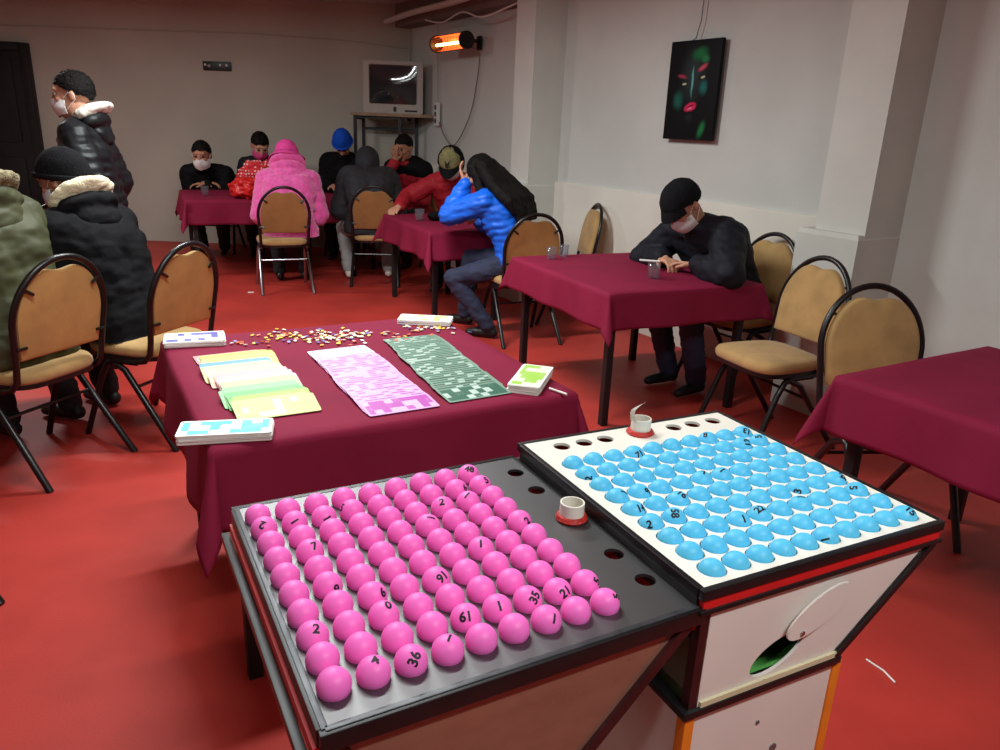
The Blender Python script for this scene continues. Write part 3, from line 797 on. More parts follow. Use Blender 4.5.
# ---- pink tray (right board is black, sides are plexiglass)
PO = V((-.187, .704)); PY_ = math.radians(28.6); PZ = .84
BO = V((.317, .976)); BY_ = math.radians(27); BZ = .872
pw, pd = .568, .585; bw, bd = .54, .578
def frustum_poly(w, xb, zt, zb): return [(0, zt), (w, zt), (xb, zb), (0, zb)]
def plate_xz(bm, poly, y0, y1, mi=0):
    n = len(poly); a = [bm.verts.new((x, y0, z)) for x, z in poly]; b = [bm.verts.new((x, y1, z)) for x, z in poly]
    fs = [bm.faces.new(a), bm.faces.new(b[::-1])] + [bm.faces.new((a[i], b[i], b[(i + 1) % n], a[(i + 1) % n])) for i in range(n)]
    for f in fs: f.material_index = mi
def bar(bm, a, b, w, mi=0):
    a = V(a); b = V(b); t = (b - a).normalized(); s = V((0, 1, 0)) if abs(t.y) < .9 else V((1, 0, 0))
    n = t.cross(s).normalized(); s = n.cross(t).normalized()
    R = Matrix((s, n, t)).transposed()
    box(bm, (a + b) / 2, (w, w, (b - a).length), R, mi=mi)

def tray_body(g, w, d, zt, zb, xb, dark, xl=0):
    """shared: inner boards, sloped side, base plate, stand"""
    bm = bmesh.new(); box(bm, (w / 2, d / 2, zt - .033), (w - .03, d - .03, .006)); o = build('inner_shelf', bm, M['wood'], g, smooth=False)
    # rims
    rh = .027 if dark else .018
    for c, s in (((w / 2, -.004, zt - rh / 2 + .001), (w + .016, .012, rh)), ((w / 2, d + .004, zt - rh / 2 + .001), (w + .016, .012, rh)), ((-.004, d / 2, zt - rh / 2 + .001), (.012, d - .004, rh)), ((w + .004, d / 2, zt - rh / 2 + .001), (.012, d - .004, rh))):
        bm = bmesh.new(); box(bm, c, s, bev=.002); build('rim', bm, M['black'], g)
    fh = .016 if dark else .008
    zf = zt - rh - (.018 if dark else .016) - fh / 2
    ex_ = .018 if dark else .004
    L4 = [((w / 2, -.004, zf), (w + .02, .014, fh)), ((w / 2, d + .004, zf), (w + .02, .014, fh)), ((-.004 - ex_, d / 2, zf), (.014, d + .01, fh)), ((w + .006, d / 2, zf), (.014, d - .006, fh))]
    for c, s in (L4[1:] if dark else L4):
        bm = bmesh.new(); box(bm, c, s, bev=.002); build('lower_frame', bm, M['black'], g)
    # red band between rim and frame
    bh = (zt - rh) - (zf + fh / 2); za = zt - rh - bh / 2
    L4 = [((w / 2, -.002, za), (w + .006, .01, bh + .002)), ((w / 2, d + .002, za), (w + .006, .01, bh + .002)), ((-.003 - ex_ * .2, d / 2, za), (.006 + ex_ * .5, d - .008, bh + .002)), ((w + .003, d / 2, za), (.008, d - .008, bh + .002))]
    for c, s in (L4[1:] if dark else L4):
        bm = bmesh.new(); box(bm, c, s); blk = (not dark) and s[0] < s[1] and c[0] < 0; o = build('side_band' if blk else 'red_band', bm, M['black'] if blk else M['red'], g, smooth=False)
    # edge posts
    zt2 = (zt - rh) if dark else zf - fh / 2
    for y in (.006, d - .006):
        bm = bmesh.new(); bar(bm, (xl + .008, y, zb), (.010, y, zt2), .018); build('corner_post', bm, M['darkred'], g, smooth=False)
        bm = bmesh.new(); bar(bm, (xb - .004, y, zb), (w - .012, y, zt2), .018); build('corner_post', bm, M['darkred'], g, smooth=False)
    # base plate
    bm = bmesh.new(); box(bm, ((xb + xl) / 2, d / 2, zb - .007), (xb - xl + .026, d + .02, .014), bev=.002); build('base_plate', bm, M['black'], g)
    return zt2

def stand(g, xb, d, zb, xl=0):
    zt = zb - .014
    for c, s in ((((xb + xl) / 2, .004, zt / 2), (xb - xl - .03, .008, zt)), (((xb + xl) / 2, d - .004, zt / 2), (xb - xl - .03, .008, zt)), ((xl + .004, d / 2, zt / 2), (.008, d - .03, zt)), ((xb - .004, d / 2, zt / 2), (.008, d - .03, zt))):
        bm = bmesh.new(); box(bm, c, s); build('stand_panel', bm, M['whitepanel'], g, smooth=False)
    for x in (xl + .006, xb - .006):
        for y in (.006, d - .006):
            bm = bmesh.new(); box(bm, (x, y, zt / 2), (.02, .02, zt), bev=.002); o = build('stand_trim', bm, M['orange'], g)

# pink machine
g = empty('ball_tray', (PO.x, PO.y, 0), PY_, 'ball tray machine with a black top holding pink balls', 'bingo machine')
xb = .345; zb = .60
XL = .12
zt2 = tray_body(g, pw, pd, PZ, zb, xb, True, XL)
bm = bmesh.new()
x0, dx, y0, dy = .028, .0513, .059, .0522
cells = []
ex = [x0 + dx * (i - .5) for i in range(10)]; ey = [y0 + dy * (j - .5) for j in range(11)]
for i in range(9):
    for j in range(10): cells.append((ex[i], ex[i + 1], ey[j], ey[j + 1], .0208, x0 + dx * i, y0 + dy * j))
cells.append((0, ex[0], 0, pd, 0, 0, 0)); cells.append((ex[0], ex[-1], 0, ey[0], 0, 0, 0)); cells.append((ex[0], ex[-1], ey[-1], pd, 0, 0, 0))
ca, cb = .518, .562
cells += seven_strip(.54, [.091, .175, .306, .431, .516], 0, pd, ca, cb, .017, True)
cells.append((ex[-1], ca, 0, pd, 0, 0, 0)); cells.append((cb, pw, 0, pd, 0, 0, 0))
hole_plate(bm, cells, PZ, .006)
o = build('top_plate', bm, [M['blackplate']], g, smooth=False); o['label'] = 'glossy black perforated top'
bm = bmesh.new(); lathe(bm, [(.027, 0), (.03, .004), (.0265, .01), (.0225, .011)], 26, (.54, .306, PZ)); o = build('sealant_ring', bm, M['sealant'], g); o['label'] = 'red sealant ring'
bm = bmesh.new(); lathe(bm, [(.0225, .0), (.0225, .034), (.0195, .034), (.0195, 0)], 26, (.54, .306, PZ)); o = build('chute_collar', bm, M['collar'], g); o['label'] = 'white collar round the ball hole'
bm = bmesh.new()
for p, q in (((0, .0), (pw, .0)), ((0, 0), (0, pd))):
    c = ((p[0] + q[0]) / 2, (p[1] + q[1]) / 2, PZ + .001); box(bm, c, (max(.009, abs(q[0] - p[0])), max(.009, abs(q[1] - p[1])), .003), bev=.001)
build('edge_strip', bm, M['alu'], g)
# panes
bm = bmesh.new(); plate_xz(bm, [(.018, zt2), (pw - .02, zt2), (xb - .014, zb), (XL + .018, zb)], .004, .007); o = build('front_pane', bm, M['glass_tint'], g, smooth=False); o['label'] = 'clear tinted front pane'
bm = bmesh.new(); plate_xz(bm, [(.018, zt2), (pw - .02, zt2), (xb - .014, zb), (XL + .018, zb)], pd - .007, pd - .004); build('back_panel', bm, M['whitepanel'], g, smooth=False)
bm = bmesh.new(); v = [bm.verts.new(q) for q in ((.014, .014, zt2), (.014, pd - .014, zt2), (XL + .006, pd - .014, zb), (XL + .006, .014, zb))]; bm.faces.new(v); bmesh.ops.solidify(bm, geom=bm.faces[:], thickness=.005); build('sloped_panel', bm, M['whitepanel'], g, smooth=False)
bm = bmesh.new(); v = [bm.verts.new(p) for p in ((pw - .014, .014, zt2), (pw - .014, pd - .014, zt2), (xb - .006, pd - .014, zb), (xb - .006, .014, zb))]; bm.faces.new(v); bmesh.ops.solidify(bm, geom=bm.faces[:], thickness=.005); o = build('sloped_panel', bm, M['darkred'], g, smooth=False)
bm = bmesh.new(); v = [bm.verts.new(p) for p in ((XL + .02, .02, zb + .003), (xb - .02, .02, zb + .003), (xb - .02, pd - .02, zb + .04), (XL + .02, pd - .02, zb + .04))]; bm.faces.new(v); build('ramp', bm, M['olivegrey'], g, smooth=False)
bm = bmesh.new(); box(bm, (.185, .0085, .755), (.075, .001, .062)); o = build('notice', bm, M['paper'], g, smooth=False); o['label'] = 'small printed paper notice behind the pane'
bm = bmesh.new()
for k in range(6): box(bm, (.185, .0078, .779 - .009 * k), (.06 - .008 * (k % 3), .0004, .0028))
build('print', bm, M['metalgrey'], o, smooth=False)
stand(g, xb, pd, zb, XL)
TRAYP = g
# blue machine
g = empty('ball_tray', (BO.x, BO.y, 0), BY_, 'ball tray machine with a white top holding blue balls', 'bingo machine')
xb = .326; zb = .65
zt2 = tray_body(g, bw, bd, BZ, zb, xb, False, 0)
bm = bmesh.new(); x0b, dxb, y0b, dyb = .047, .0502, .037, .0515; cells = []
ex = [x0b + dxb * (i - .5) for i in range(11)]; ey = [y0b + dyb * (j - .5) for j in range(10)]
for i in range(10):
    for j in range(9): cells.append((ex[i], ex[i + 1], ey[j], ey[j + 1], .0236, x0b + dxb * i, y0b + dyb * j))
ca, cb = .51, .565
cells.append((0, ex[0], 0, ca, 0, 0, 0)); cells.append((ex[-1], bw, 0, ca, 0, 0, 0)); cells.append((ex[0], ex[-1], 0, ey[0], 0, 0, 0)); cells.append((ex[0], ex[-1], ey[-1], ca, 0, 0, 0))
cells += seven_strip(.5375, [.073, .129, .184, .278, .373, .428, .489], 0, bw, ca, cb, .0185, False)
cells.append((0, bw, cb, bd, 0, 0, 0))
hole_plate(bm, cells, BZ, .006)
o = build('top_plate', bm, [M['whiteplate']], g, smooth=False); o['label'] = 'white perforated top'
bm = bmesh.new(); lathe(bm, [(.030, 0), (.032, .003), (.028, .009), (.0225, .01)], 26, (.278, .5375, BZ)); o = build('sealant_ring', bm, M['sealant'], g); o['label'] = 'red sealant ring'
bm = bmesh.new(); lathe(bm, [(.0225, .0), (.0225, .036), (.0195, .036), (.0195, 0)], 26, (.278, .5375, BZ)); o = build('chute_collar', bm, M['collar'], g)
bm = bmesh.new()
fx_, fy_ = .278, .5375
path = [(-.0215, .030), (-.0225, .040), (-.0235, .050), (-.020, .058), (-.010, .063), (.004, .068), (.014, .071)]
L_a = [bm.verts.new((fx_ + q[0], fy_ - .010 + .003 * k, BZ + q[1])) for k, q in enumerate(path)]
L_b = [bm.verts.new((fx_ + q[0] * 1.02, fy_ + .011 + .0005 * k, BZ + q[1] - .001 * k)) for k, q in enumerate(path)]
for k in range(len(path) - 1): bm.faces.new((L_a[k], L_a[k + 1], L_b[k + 1], L_b[k]))
bmesh.ops.solidify(bm, geom=bm.faces[:], thickness=.0014)
build('collar_flap', bm, M['collar'], g)
# front panel with oval opening
def oval_panel(bm, poly, c, ax, bxx, y0, y1):
    A = []; n = 48
    for k in range(n):
        t = 2 * PI * k / n; A.append((c[0] + ax[0] * math.cos(t) + bxx[0] * math.sin(t), c[1] + ax[1] * math.cos(t) + bxx[1] * math.sin(t)))
    angs = [(math.atan2(z - c[1], x - c[0]), (x, z)) for x, z in A]
    def ray(p, e0, e1, dx_, dz_):
        ex_, ez_ = e1[0] - e0[0], e1[1] - e0[1]; den = dx_ * ez_ - dz_ * ex_
        if abs(den) < 1e-12: return None
        t = ((e0[0] - p[0]) * ez_ - (e0[1] - p[1]) * ex_) / den; u = ((e0[0] - p[0]) * dz_ - (e0[1] - p[1]) * dx_) / den
        return t if t > 0 and -1e-6 <= u <= 1 + 1e-6 else None
    def hit(a):
        d_ = (math.cos(a), math.sin(a)); b_ = None
        for i in range(len(poly)):
            t = ray(c, poly[i], poly[(i + 1) % len(poly)], *d_)
            if t and (b_ is None or t < b_): b_ = t
        return (c[0] + d_[0] * b_, c[1] + d_[1] * b_)
    pairs = [(a, p, hit(a)) for a, p in angs]
    # snap the nearest ray to each corner
    for q in poly:
        aq = math.atan2(q[1] - c[1], q[0] - c[0])
        k = min(range(len(pairs)), key=lambda i: abs((pairs[i][0] - aq + PI) % (2 * PI) - PI)); pairs[k] = (pairs[k][0], pairs[k][1], q)
    n = len(pairs)
    L = [[bm.verts.new((p[0], y, p[1])) for _, p, _ in pairs] for y in (y0, y1)]; O = [[bm.verts.new((q[0], y, q[1])) for _, _, q in pairs] for y in (y0, y1)]
    for i in range(n):
        j = (i + 1) % n
        bm.faces.new((L[0][i], O[0][i], O[0][j], L[0][j])); bm.faces.new((L[1][i], L[1][j], O[1][j], O[1][i]))
        bm.faces.new((L[0][i], L[0][j], L[1][j], L[1][i])); bm.faces.new((O[0][i], O[1][i], O[1][j], O[0][j]))
bm = bmesh.new(); oval_panel(bm, [(.0165, zt2), (bw - .012, zt2), (xb, zb), (.0165, zb)], (.179, .7005), (.056, .021), (-.0095, .027), -.003, .003)
build('front_panel', bm, M['whitepanel'], g, smooth=False)
bm = bmesh.new(); bar(bm, (xb - .001, -.002, zb), (bw - .006, -.002, zt2), .013); build('edge_bar', bm, M['black'], g, smooth=False)
bm = bmesh.new(); n = 40
for y in (-.0045, -.0095):
    pass
A = [(.252 + .067 * math.cos(2 * PI * k / n) - .013 * math.sin(2 * PI * k / n), .770 + .033 * math.cos(2 * PI * k / n) + .027 * math.sin(2 * PI * k / n)) for k in range(n)]
plate_xz(bm, A, -.0145, -.0105); o = build('hole_cover', bm, M['whitepanel'], g, smooth=False); o['label'] = 'oval cover swung aside on a screw'
bm = bmesh.new(); tube(bm, [(.217, -.017, .738), (.217, -.003, .738)], .0045, 10); build('screw', bm, M['chrome'], o)
bm = bmesh.new(); box(bm, (xb / 2 + .01, -.004, zb + .006), (xb - .02, .008, .010)); build('cream_strip', bm, M['cream'], g, smooth=False)
bm = bmesh.new(); plate_xz(bm, [(.018, zt2), (bw - .02, zt2), (xb - .014, zb), (.018, zb)], bd - .007, bd - .004); build('back_panel', bm, M['green_in'], g, smooth=False)
bm = bmesh.new(); box(bm, (.008, bd / 2, (zt2 + zb) / 2), (.004, bd - .03, zt2 - zb)); build('side_pane', bm, M['glass_green'], g, smooth=False)
bm = bmesh.new(); v = [bm.verts.new(p) for p in ((bw - .014, .014, zt2), (bw - .014, bd - .014, zt2), (xb - .006, bd - .014, zb), (xb - .006, .014, zb))]; bm.faces.new(v); bmesh.ops.solidify(bm, geom=bm.faces[:], thickness=.005); build('sloped_panel', bm, M['darkred'], g, smooth=False)
bm = bmesh.new(); v = [bm.verts.new(p) for p in ((.02, .02, zb + .003), (xb - .02, .02, zb + .003), (xb - .02, bd - .02, zb + .12), (.02, bd - .02, zb + .12))]; bm.faces.new(v); build('ramp', bm, M['green_in'], g, smooth=False)
stand(g, xb + .02, bd, zb)
bm = bmesh.new(); tube(bm, [(.165, -.002, .563), (.165, .0, .563)], .004, 10); tube(bm, [(.215, -.002, .47), (.215, .001, .47)], .012, 12); tube(bm, [(.215, -.002, .49), (.215, .001, .49)], .008, 12); build('stand_screw', bm, M['metalgrey'], g)

U = V((0, -.55, .84)); 
def dd(x, y, z): return (x, y, z)
pn = {(0, 2): ('2', dd(.35, -.35, .86), -30), (1, 0): ('4', dd(.12, -.1, .98), -20), (2, 0): ('36', dd(.3, -.62, .7), 55), (3, 0): ('1', dd(.1, .0, 1), 80), (4, 1): ('61', dd(.05, -.72, .68), 8), (2, 2): ('0', dd(.3, -.1, .9), -45), (2, 3): ('6', dd(.75, -.3, .55), -10),
      (4, 3): ('91', dd(.5, -.5, .7), 15), (6, 1): ('35', dd(.45, -.55, .65), 40), (7, 1): ('21', dd(.5, -.65, .5), 15), (8, 1): ('5', dd(.75, -.35, .5), 30), (8, 0): ('5', dd(.7, -.15, .65), 40), (8, 9): ('48', dd(.1, -.45, .85), -15), (8, 8): ('5', dd(.5, -.3, .75), -20),
      (7, 7): ('1', dd(-.1, -.4, .85), -20), (6, 7): ('2', dd(-.05, -.5, .85), 15), (0, 8): ('2', dd(.1, -.6, .75), 160), (1, 6): ('7', dd(.45, -.4, .8), -10), (8, 5): ('2', dd(.6, -.6, .5), 20), (1, 8): ('1', dd(.2, -.75, .6), -60), (1, 4): ('9', dd(.75, -.6, .2), 0), (2, 8): ('1', dd(.4, -.75, .4), -70),
      (3, 8): ('5', dd(-.7, -.4, .5), 20), (5, 1): ('1', dd(.15, -.65, .7), 10), (6, 4): ('1', dd(.0, -.5, .8), 5), (5, 6): ('1', dd(.3, -.2, .9), 40), (6, 0): ('1', dd(.45, -.6, .6), -35), (7, 8): ('6', dd(.75, -.35, .45), 0)}
bn = {(9, 0): ('15', dd(.15, -.45, .85), -70), (9, 2): ('5', dd(-.55, -.35, .7), -60), (9, 3): ('28', dd(.5, -.35, .75), -60), (9, 8): ('13', dd(.2, -.55, .75), 150), (8, 7): ('13', dd(.35, -.5, .75), 70), (9, 7): ('5', dd(-.2, -.3, .9), 120), (1, 3): ('58', dd(-.1, -.45, .85), -80),
      (2, 4): ('16', dd(.2, -.2, .95), -85), (0, 4): ('14', dd(.5, -.5, .7), -10), (0, 3): ('2', dd(-.3, -.75, .5), 20), (1, 5): ('9', dd(.6, -.4, .6), 30), (0, 5): ('1', dd(.5, -.2, .8), 30), (4, 5): ('7', dd(.1, -.1, 1), -40), (4, 2): ('22', dd(-.15, -.25, .95), 60), (7, 3): ('3', dd(-.3, -.8, .4), 90),
      (0, 7): ('2', dd(.1, -.9, .3), 90), (7, 8): ('8', dd(-.4, -.3, .8), 40), (3, 8): ('71', dd(.4, -.7, .5), 15), (0, 2): ('1', dd(.1, .3, .9), 80), (5, 0): ('1', dd(-.4, -.75, .4), -60), (3, 2): ('1', dd(.2, -.6, .7), 0), (6, 2): ('1', dd(.0, .0, 1), 85), (8, 1): ('1', dd(.1, .35, .9), 80), (5, 5): ('1', dd(-.1, -.3, .9), -35)}
place_balls('pink', PO, PY_, PZ + .0075, x0, dx, 9, y0, dy, 10, pn, None)
place_balls('blue', BO, BY_, BZ - .0055, x0b, dxb, 10, y0b, dyb, 9, bn, None)

# ------------------------------------------------------------------ cards and tokens on the card table
ZT = .7425 + .0055
CW, CH = .212, .098
PAST = {0.0: ((222, 150, 146), (240, 222, 214)), .07: ((196, 206, 90), (226, 224, 170)), .16: ((232, 190, 40), (232, 214, 140)), .24: ((238, 180, 70), (236, 216, 160)), .31: ((60, 140, 200), (150, 190, 216)), .37: ((214, 200, 140), (232, 224, 190)), .45: ((224, 172, 146), (232, 212, 190)), .54: ((216, 156, 156), (230, 204, 194)), .62: ((206, 164, 172), (226, 210, 206)), .70: ((186, 196, 130), (216, 216, 180)), .78: ((126, 190, 126), (196, 214, 170)), .87: ((90, 176, 90), (186, 214, 160)), .94: ((150, 196, 60), (212, 220, 160)), 1.0: ((190, 200, 120), (222, 218, 180))}
for k_, (c1_, c2_) in PAST.items(): M['c_pastel%d' % int(k_ * 100)] = card_mat('pastel_card', [c1_, c1_], c2_, 9, 3, .72, c1_)
M['c_purple'] = card_mat('purple_card', [(178, 60, 168), (190, 84, 180), (168, 70, 166), (160, 90, 182)], (222, 176, 222), 9, 3, .62, (214, 160, 212))
M['c_lilac'] = card_mat('lilac_card', [(150, 130, 196), (170, 140, 200)], (234, 228, 240), 9, 3, .5, (222, 206, 230))
M['c_green'] = card_mat('green_card', [(28, 76, 56), (36, 88, 68), (46, 96, 76), (32, 70, 56)], (186, 206, 194), 9, 3, .74, (120, 150, 132))
M['c_cyan'] = card_mat('cyan_card', [(70, 190, 216), (80, 196, 220)], (236, 240, 238), 9, 3, .5)
M['c_navy'] = card_mat('navy_card', [(84, 84, 160), (92, 90, 168)], (228, 228, 238), 9, 3, .5)
M['c_cream'] = card_mat('cream_card', [(236, 214, 170), (190, 206, 130)], (240, 226, 200), 9, 3, .3)
M['c_lime'] = card_mat('lime_card', [(150, 200, 70), (160, 206, 80)], (226, 230, 206), 6, 5, .5)
def card_mesh(m, w=CW, h=CH, t=.0012):
    bm = bmesh.new(); r = .006
    pl = [(sx * (w / 2 - r) + r * math.cos(a), sy * (h / 2 - r) + r * math.sin(a)) for sx, sy, a0 in ((1, -1, -90), (1, 1, 0), (-1, 1, 90), (-1, -1, 180)) for a in [math.radians(a0 + 45 * k) for k in range(3)]]
    prism(bm, pl, -t / 2, t / 2); me = bpy.data.meshes.new('card'); bm.to_mesh(me); bm.free(); me.materials.append(m); return me
NUMW = ['first', 'second', 'third', 'fourth', 'fifth', 'sixth', 'seventh', 'eighth', 'ninth', 'tenth', 'eleventh', 'twelfth', 'thirteenth', 'fourteenth', 'fifteenth', 'sixteenth', 'seventeenth', 'eighteenth', 'nineteenth', 'twentieth']
TENS = {2: 'twenty', 3: 'thirty', 4: 'forty', 5: 'fifty'}; TENTH = {2: 'twentieth', 3: 'thirtieth', 4: 'fortieth', 5: 'fiftieth'}
def ordw(n):
    if n <= 20: return NUMW[n - 1]
    t, u = divmod(n, 10)
    return TENTH[t] if u == 0 else TENS[t] + ' ' + NUMW[u - 1]
def card_run(meshes, near, far, yaw, n, t, desc, group, jit=.006, tilt_max=12, wander=0, seed=0):
    """cards fanned from the far end to the near end, each overlapping the one beyond it"""
    rnd = random.Random(seed); near = V(near); far = V(far)
    step = (near - far).length / (n - 1)
    rise = min(math.radians(tilt_max), math.asin(min(.4, t * 1.6 / step)))
    for i in range(n):
        k = i / (n - 1); p = far.lerp(near, k)
        lat = V((math.cos(yaw), math.sin(yaw)))
        p = p + lat * (wander * noise.noise(V((k * 4.0, seed, 0))) + rnd.uniform(-jit, jit) * .5)
        a = rise * min(1, i * step / CH)
        o = bpy.data.objects.new('bingo_card', rnd.choice(meshes) if not isinstance(meshes, dict) else meshes[min(meshes, key=lambda q: abs(q - k))]); COL.objects.link(o)
        zc = ZT + t / 2 + CH / 2 * math.sin(a)
        o.location = (p.x, p.y, zc); o.rotation_euler = (a, 0, yaw + rnd.uniform(-.03, .03))
        nn = n - i
        where = 'at the near end, fully showing' if nn == 1 else ('at the far end' if nn == n else f'{ordw(nn)} from the near end')
        tag(o, f'{desc}, {where}', 'card', group)
pm = {k_: card_mesh(M['c_pastel%d' % int(k_ * 100)]) for k_ in PAST}; vm = card_mesh(M['c_purple']); lm = card_mesh(M['c_lilac']); gm = card_mesh(M['c_green'])
yc = math.radians(30.5)
card_run(pm, (-.615, 1.945), (-.905, 2.42), yc, 46, .0016, 'pastel bingo card in multicoloured run', 'pastel cards in a fanned run', .022, 14, .03, 1)
card_run({0.0: lm, .08: lm, .15: lm, .22: vm, .5: vm, 1: vm}, (-.285, 2.02), (-.56, 2.525), yc, 34, .0008, 'purple bingo card in purple run', 'purple cards in a fanned run', .004, 8, .012, 2)
card_run([gm], (-.078, 2.155), (-.325, 2.715), yc, 34, .0008, 'dark green bingo card in green run', 'green cards in a fanned run', .004, 8, .012, 3)
def card_stack(m, c, yaw, n, desc, w=CW, h=CH, t=.0022, seed=0, side=M['paper']):
    me = card_mesh(m, w, h, t * .96); me2 = card_mesh(side, w, h, t * .96); rnd = random.Random(seed)
    for i in range(n):
        o = bpy.data.objects.new('bingo_card', me if i == n - 1 else me2); COL.objects.link(o)
        o.location = (c[0] + rnd.uniform(-.002, .002), c[1] + rnd.uniform(-.002, .002), ZT - .0015 + t * (i + .5)); o.rotation_euler = (0, 0, yaw + rnd.uniform(-.02, .02))
        tag(o, f'{desc}, ' + ('topmost one' if i == n - 1 else f'{ordw(n - i)} from the top'), 'card', desc + 's')
card_stack(M['c_cyan'], (-.685, 1.762), math.radians(14), 11, 'light blue and white card, near left corner stack', .225, .1, seed=1)
card_stack(M['c_navy'], (-1.09, 2.58), math.radians(22), 9, 'violet and white card, far left corner stack', .2, .13, seed=2)
card_stack(M['c_cream'], (-.312, 3.0), math.radians(-2), 8, 'cream card, far table edge stack', .215, .105, seed=3)
card_stack(M['c_lime'], (.098, 2.275), math.radians(76), 12, 'lime green and white card, right table corner stack', .222, .1, seed=4)
# loose tokens
tm = []
for m in M['tk']:
    bm = bmesh.new(); box(bm, (0, 0, 0), (.014, .011, .0022), bev=.0005); me = bpy.data.meshes.new('token'); bm.to_mesh(me); bm.free(); me.materials.append(m); tm.append(me)
names = ['yellow', 'cream', 'violet', 'orange', 'white']
rnd = random.Random(5)
spots = [(-.80, 2.70, .05, .035, 40, 0), (-.63, 2.735, .06, .04, 62, 1), (-.52, 2.79, .09, .02, 22, 1), (-.28, 2.90, .07, .04, 42, 1), (-.87, 2.6, .05, .02, 9, 3), (-.73, 2.63, .12, .03, 14, 2), (-.38, 2.73, .03, .03, 6, 3), (-.6, 2.66, .09, .03, 16, 4)]
for (cx, cy, sx, sy, n, pref) in spots:
    for k in range(n):
        i = pref if rnd.random() < .42 else rnd.randrange(5)
        o = bpy.data.objects.new('bingo_token', tm[i]); COL.objects.link(o)
        o.location = (cx + rnd.gauss(0, sx), cy + rnd.gauss(0, sy) + .25 * 0, ZT + .0005 + rnd.random() * .003); o.rotation_euler = (rnd.uniform(-.2, .2), rnd.uniform(-.2, .2), rnd.uniform(0, 3))
        tag(o, f'small {names[i]} counter among those scattered along the far side of the card table', 'counter', f'{names[i]} counters scattered on the card table')
bm = bmesh.new(); tube(bm, [(.155, 2.215, ZT + .004), (.205, 2.165, ZT + .004)], .0035, 8); tag(build('pencil_stub', bm, M['paper']), 'thin white stick beside the lime green card stack', 'stick')

# ------------------------------------------------------------------ glasses
def glass_mesh():
    bm = bmesh.new(); lathe(bm, [(0, 0), (.024, 0), (.028, .004), (.033, .075), (.0315, .075), (.0265, .008), (0, .007)], 24)
    bmesh.ops.recalc_face_normals(bm, faces=bm.faces); me = bpy.data.meshes.new('glass'); bm.to_mesh(me); bm.free(); me.polygons.foreach_set('use_smooth', [True] * len(me.polygons)); me.materials.append(M['glass']); return me
gl = glass_mesh()
def glass(x, y, label, s=1):
    o = bpy.data.objects.new('tea_glass', gl); COL.objects.link(o); o.location = (x, y, .7475); o.scale = (s, s, s); tag(o, label, 'glass', 'clear glasses on the tables')
glass(.29, 4.72, 'clear glass, left one of the pair on the far table edge'); glass(.375, 4.83, 'clear glass, right one of the pair on the far table edge')
glass(.835, 4.2, 'clear glass in front of the person in black peaked cap', 1.1); glass(-.73, 6.45, 'clear glass on the narrow table beside the red sleeve', 1.25); glass(-3.08, 7.86, 'clear glass on the left end of the long back table', 1.2)
bm = bmesh.new(); tube(bm, [(.76, 4.26, .835), (.87, 4.235, .835)], .006, 8); tag(build('cigarette', bm, M['paper']), 'white stick lying across the rim of the glass', 'stick')
# litter on the floor
bm = bmesh.new(); tube(bm, [(1.16, 1.95, .004), (1.19, 1.9, .004), (1.2, 1.85, .004)], .003, 6); tag(build('straw', bm, M['paper']), 'thin pale straw lying on the red floor by the white stand', 'straw')
bm = bmesh.new(); box(bm, (0, 0, .003), (.05, .03, .005), bev=.001); tag(build('paper_scrap', bm, M['paper'], loc=(-2.3, 6.75, 0), rz=.3), 'small white paper scrap on floor behind the silver legged chair', 'paper')
# bags on the back table
def bag(name, c, r, m, label, seed):
    o = bpy.data.objects.new(name, blob_mesh([('e', (0, 0, r[2] * .9), r), ('e', (r[0] * .4, 0, r[2] * 1.2), (r[0] * .5, r[1] * .6, r[2] * .7)), ('e', (-r[0] * .45, 0, r[2] * .7), (r[0] * .5, r[1] * .8, r[2] * .65))], .012, 2, .035, 14, seed), )
    COL.objects.link(o); o.data.materials.append(m); o.location = c; return tag(o, label, 'bag')
bag('plastic_bag', (-2.58, 7.72, .745), (.2, .13, .11), M['redbag'], 'crumpled red plastic bag on the long back table', 3)
bag('dotted_bag', (-2.6, 8.08, .745), (.21, .1, .19), M['dots'], 'red bag with white dots standing behind the red plastic bag', 7)
bag('handbag', (-.55, 6.5, .745), (.14, .08, .035), M['blackcloth'], 'flat black bag on the narrow table beside the olive cap', 9)

# ------------------------------------------------------------------ people
def ik(a, b, l1, l2, pole):
    a = V(a); b = V(b); d = b - a; L = d.length
    if L > .995 * (l1 + l2): b = a + d * (.995 * (l1 + l2) / L); d = b - a; L = d.length
    L = max(L, abs(l1 - l2) + .02); t = d.normalized()
    x = (l1 * l1 - l2 * l2 + L * L) / (2 * L); h = math.sqrt(max(0, l1 * l1 - x * x))
    p = V(pole); p = p - t * p.dot(t)
    if p.length < 1e-4: p = t.orthogonal()
    return a + t * x + p.normalized() * h, b

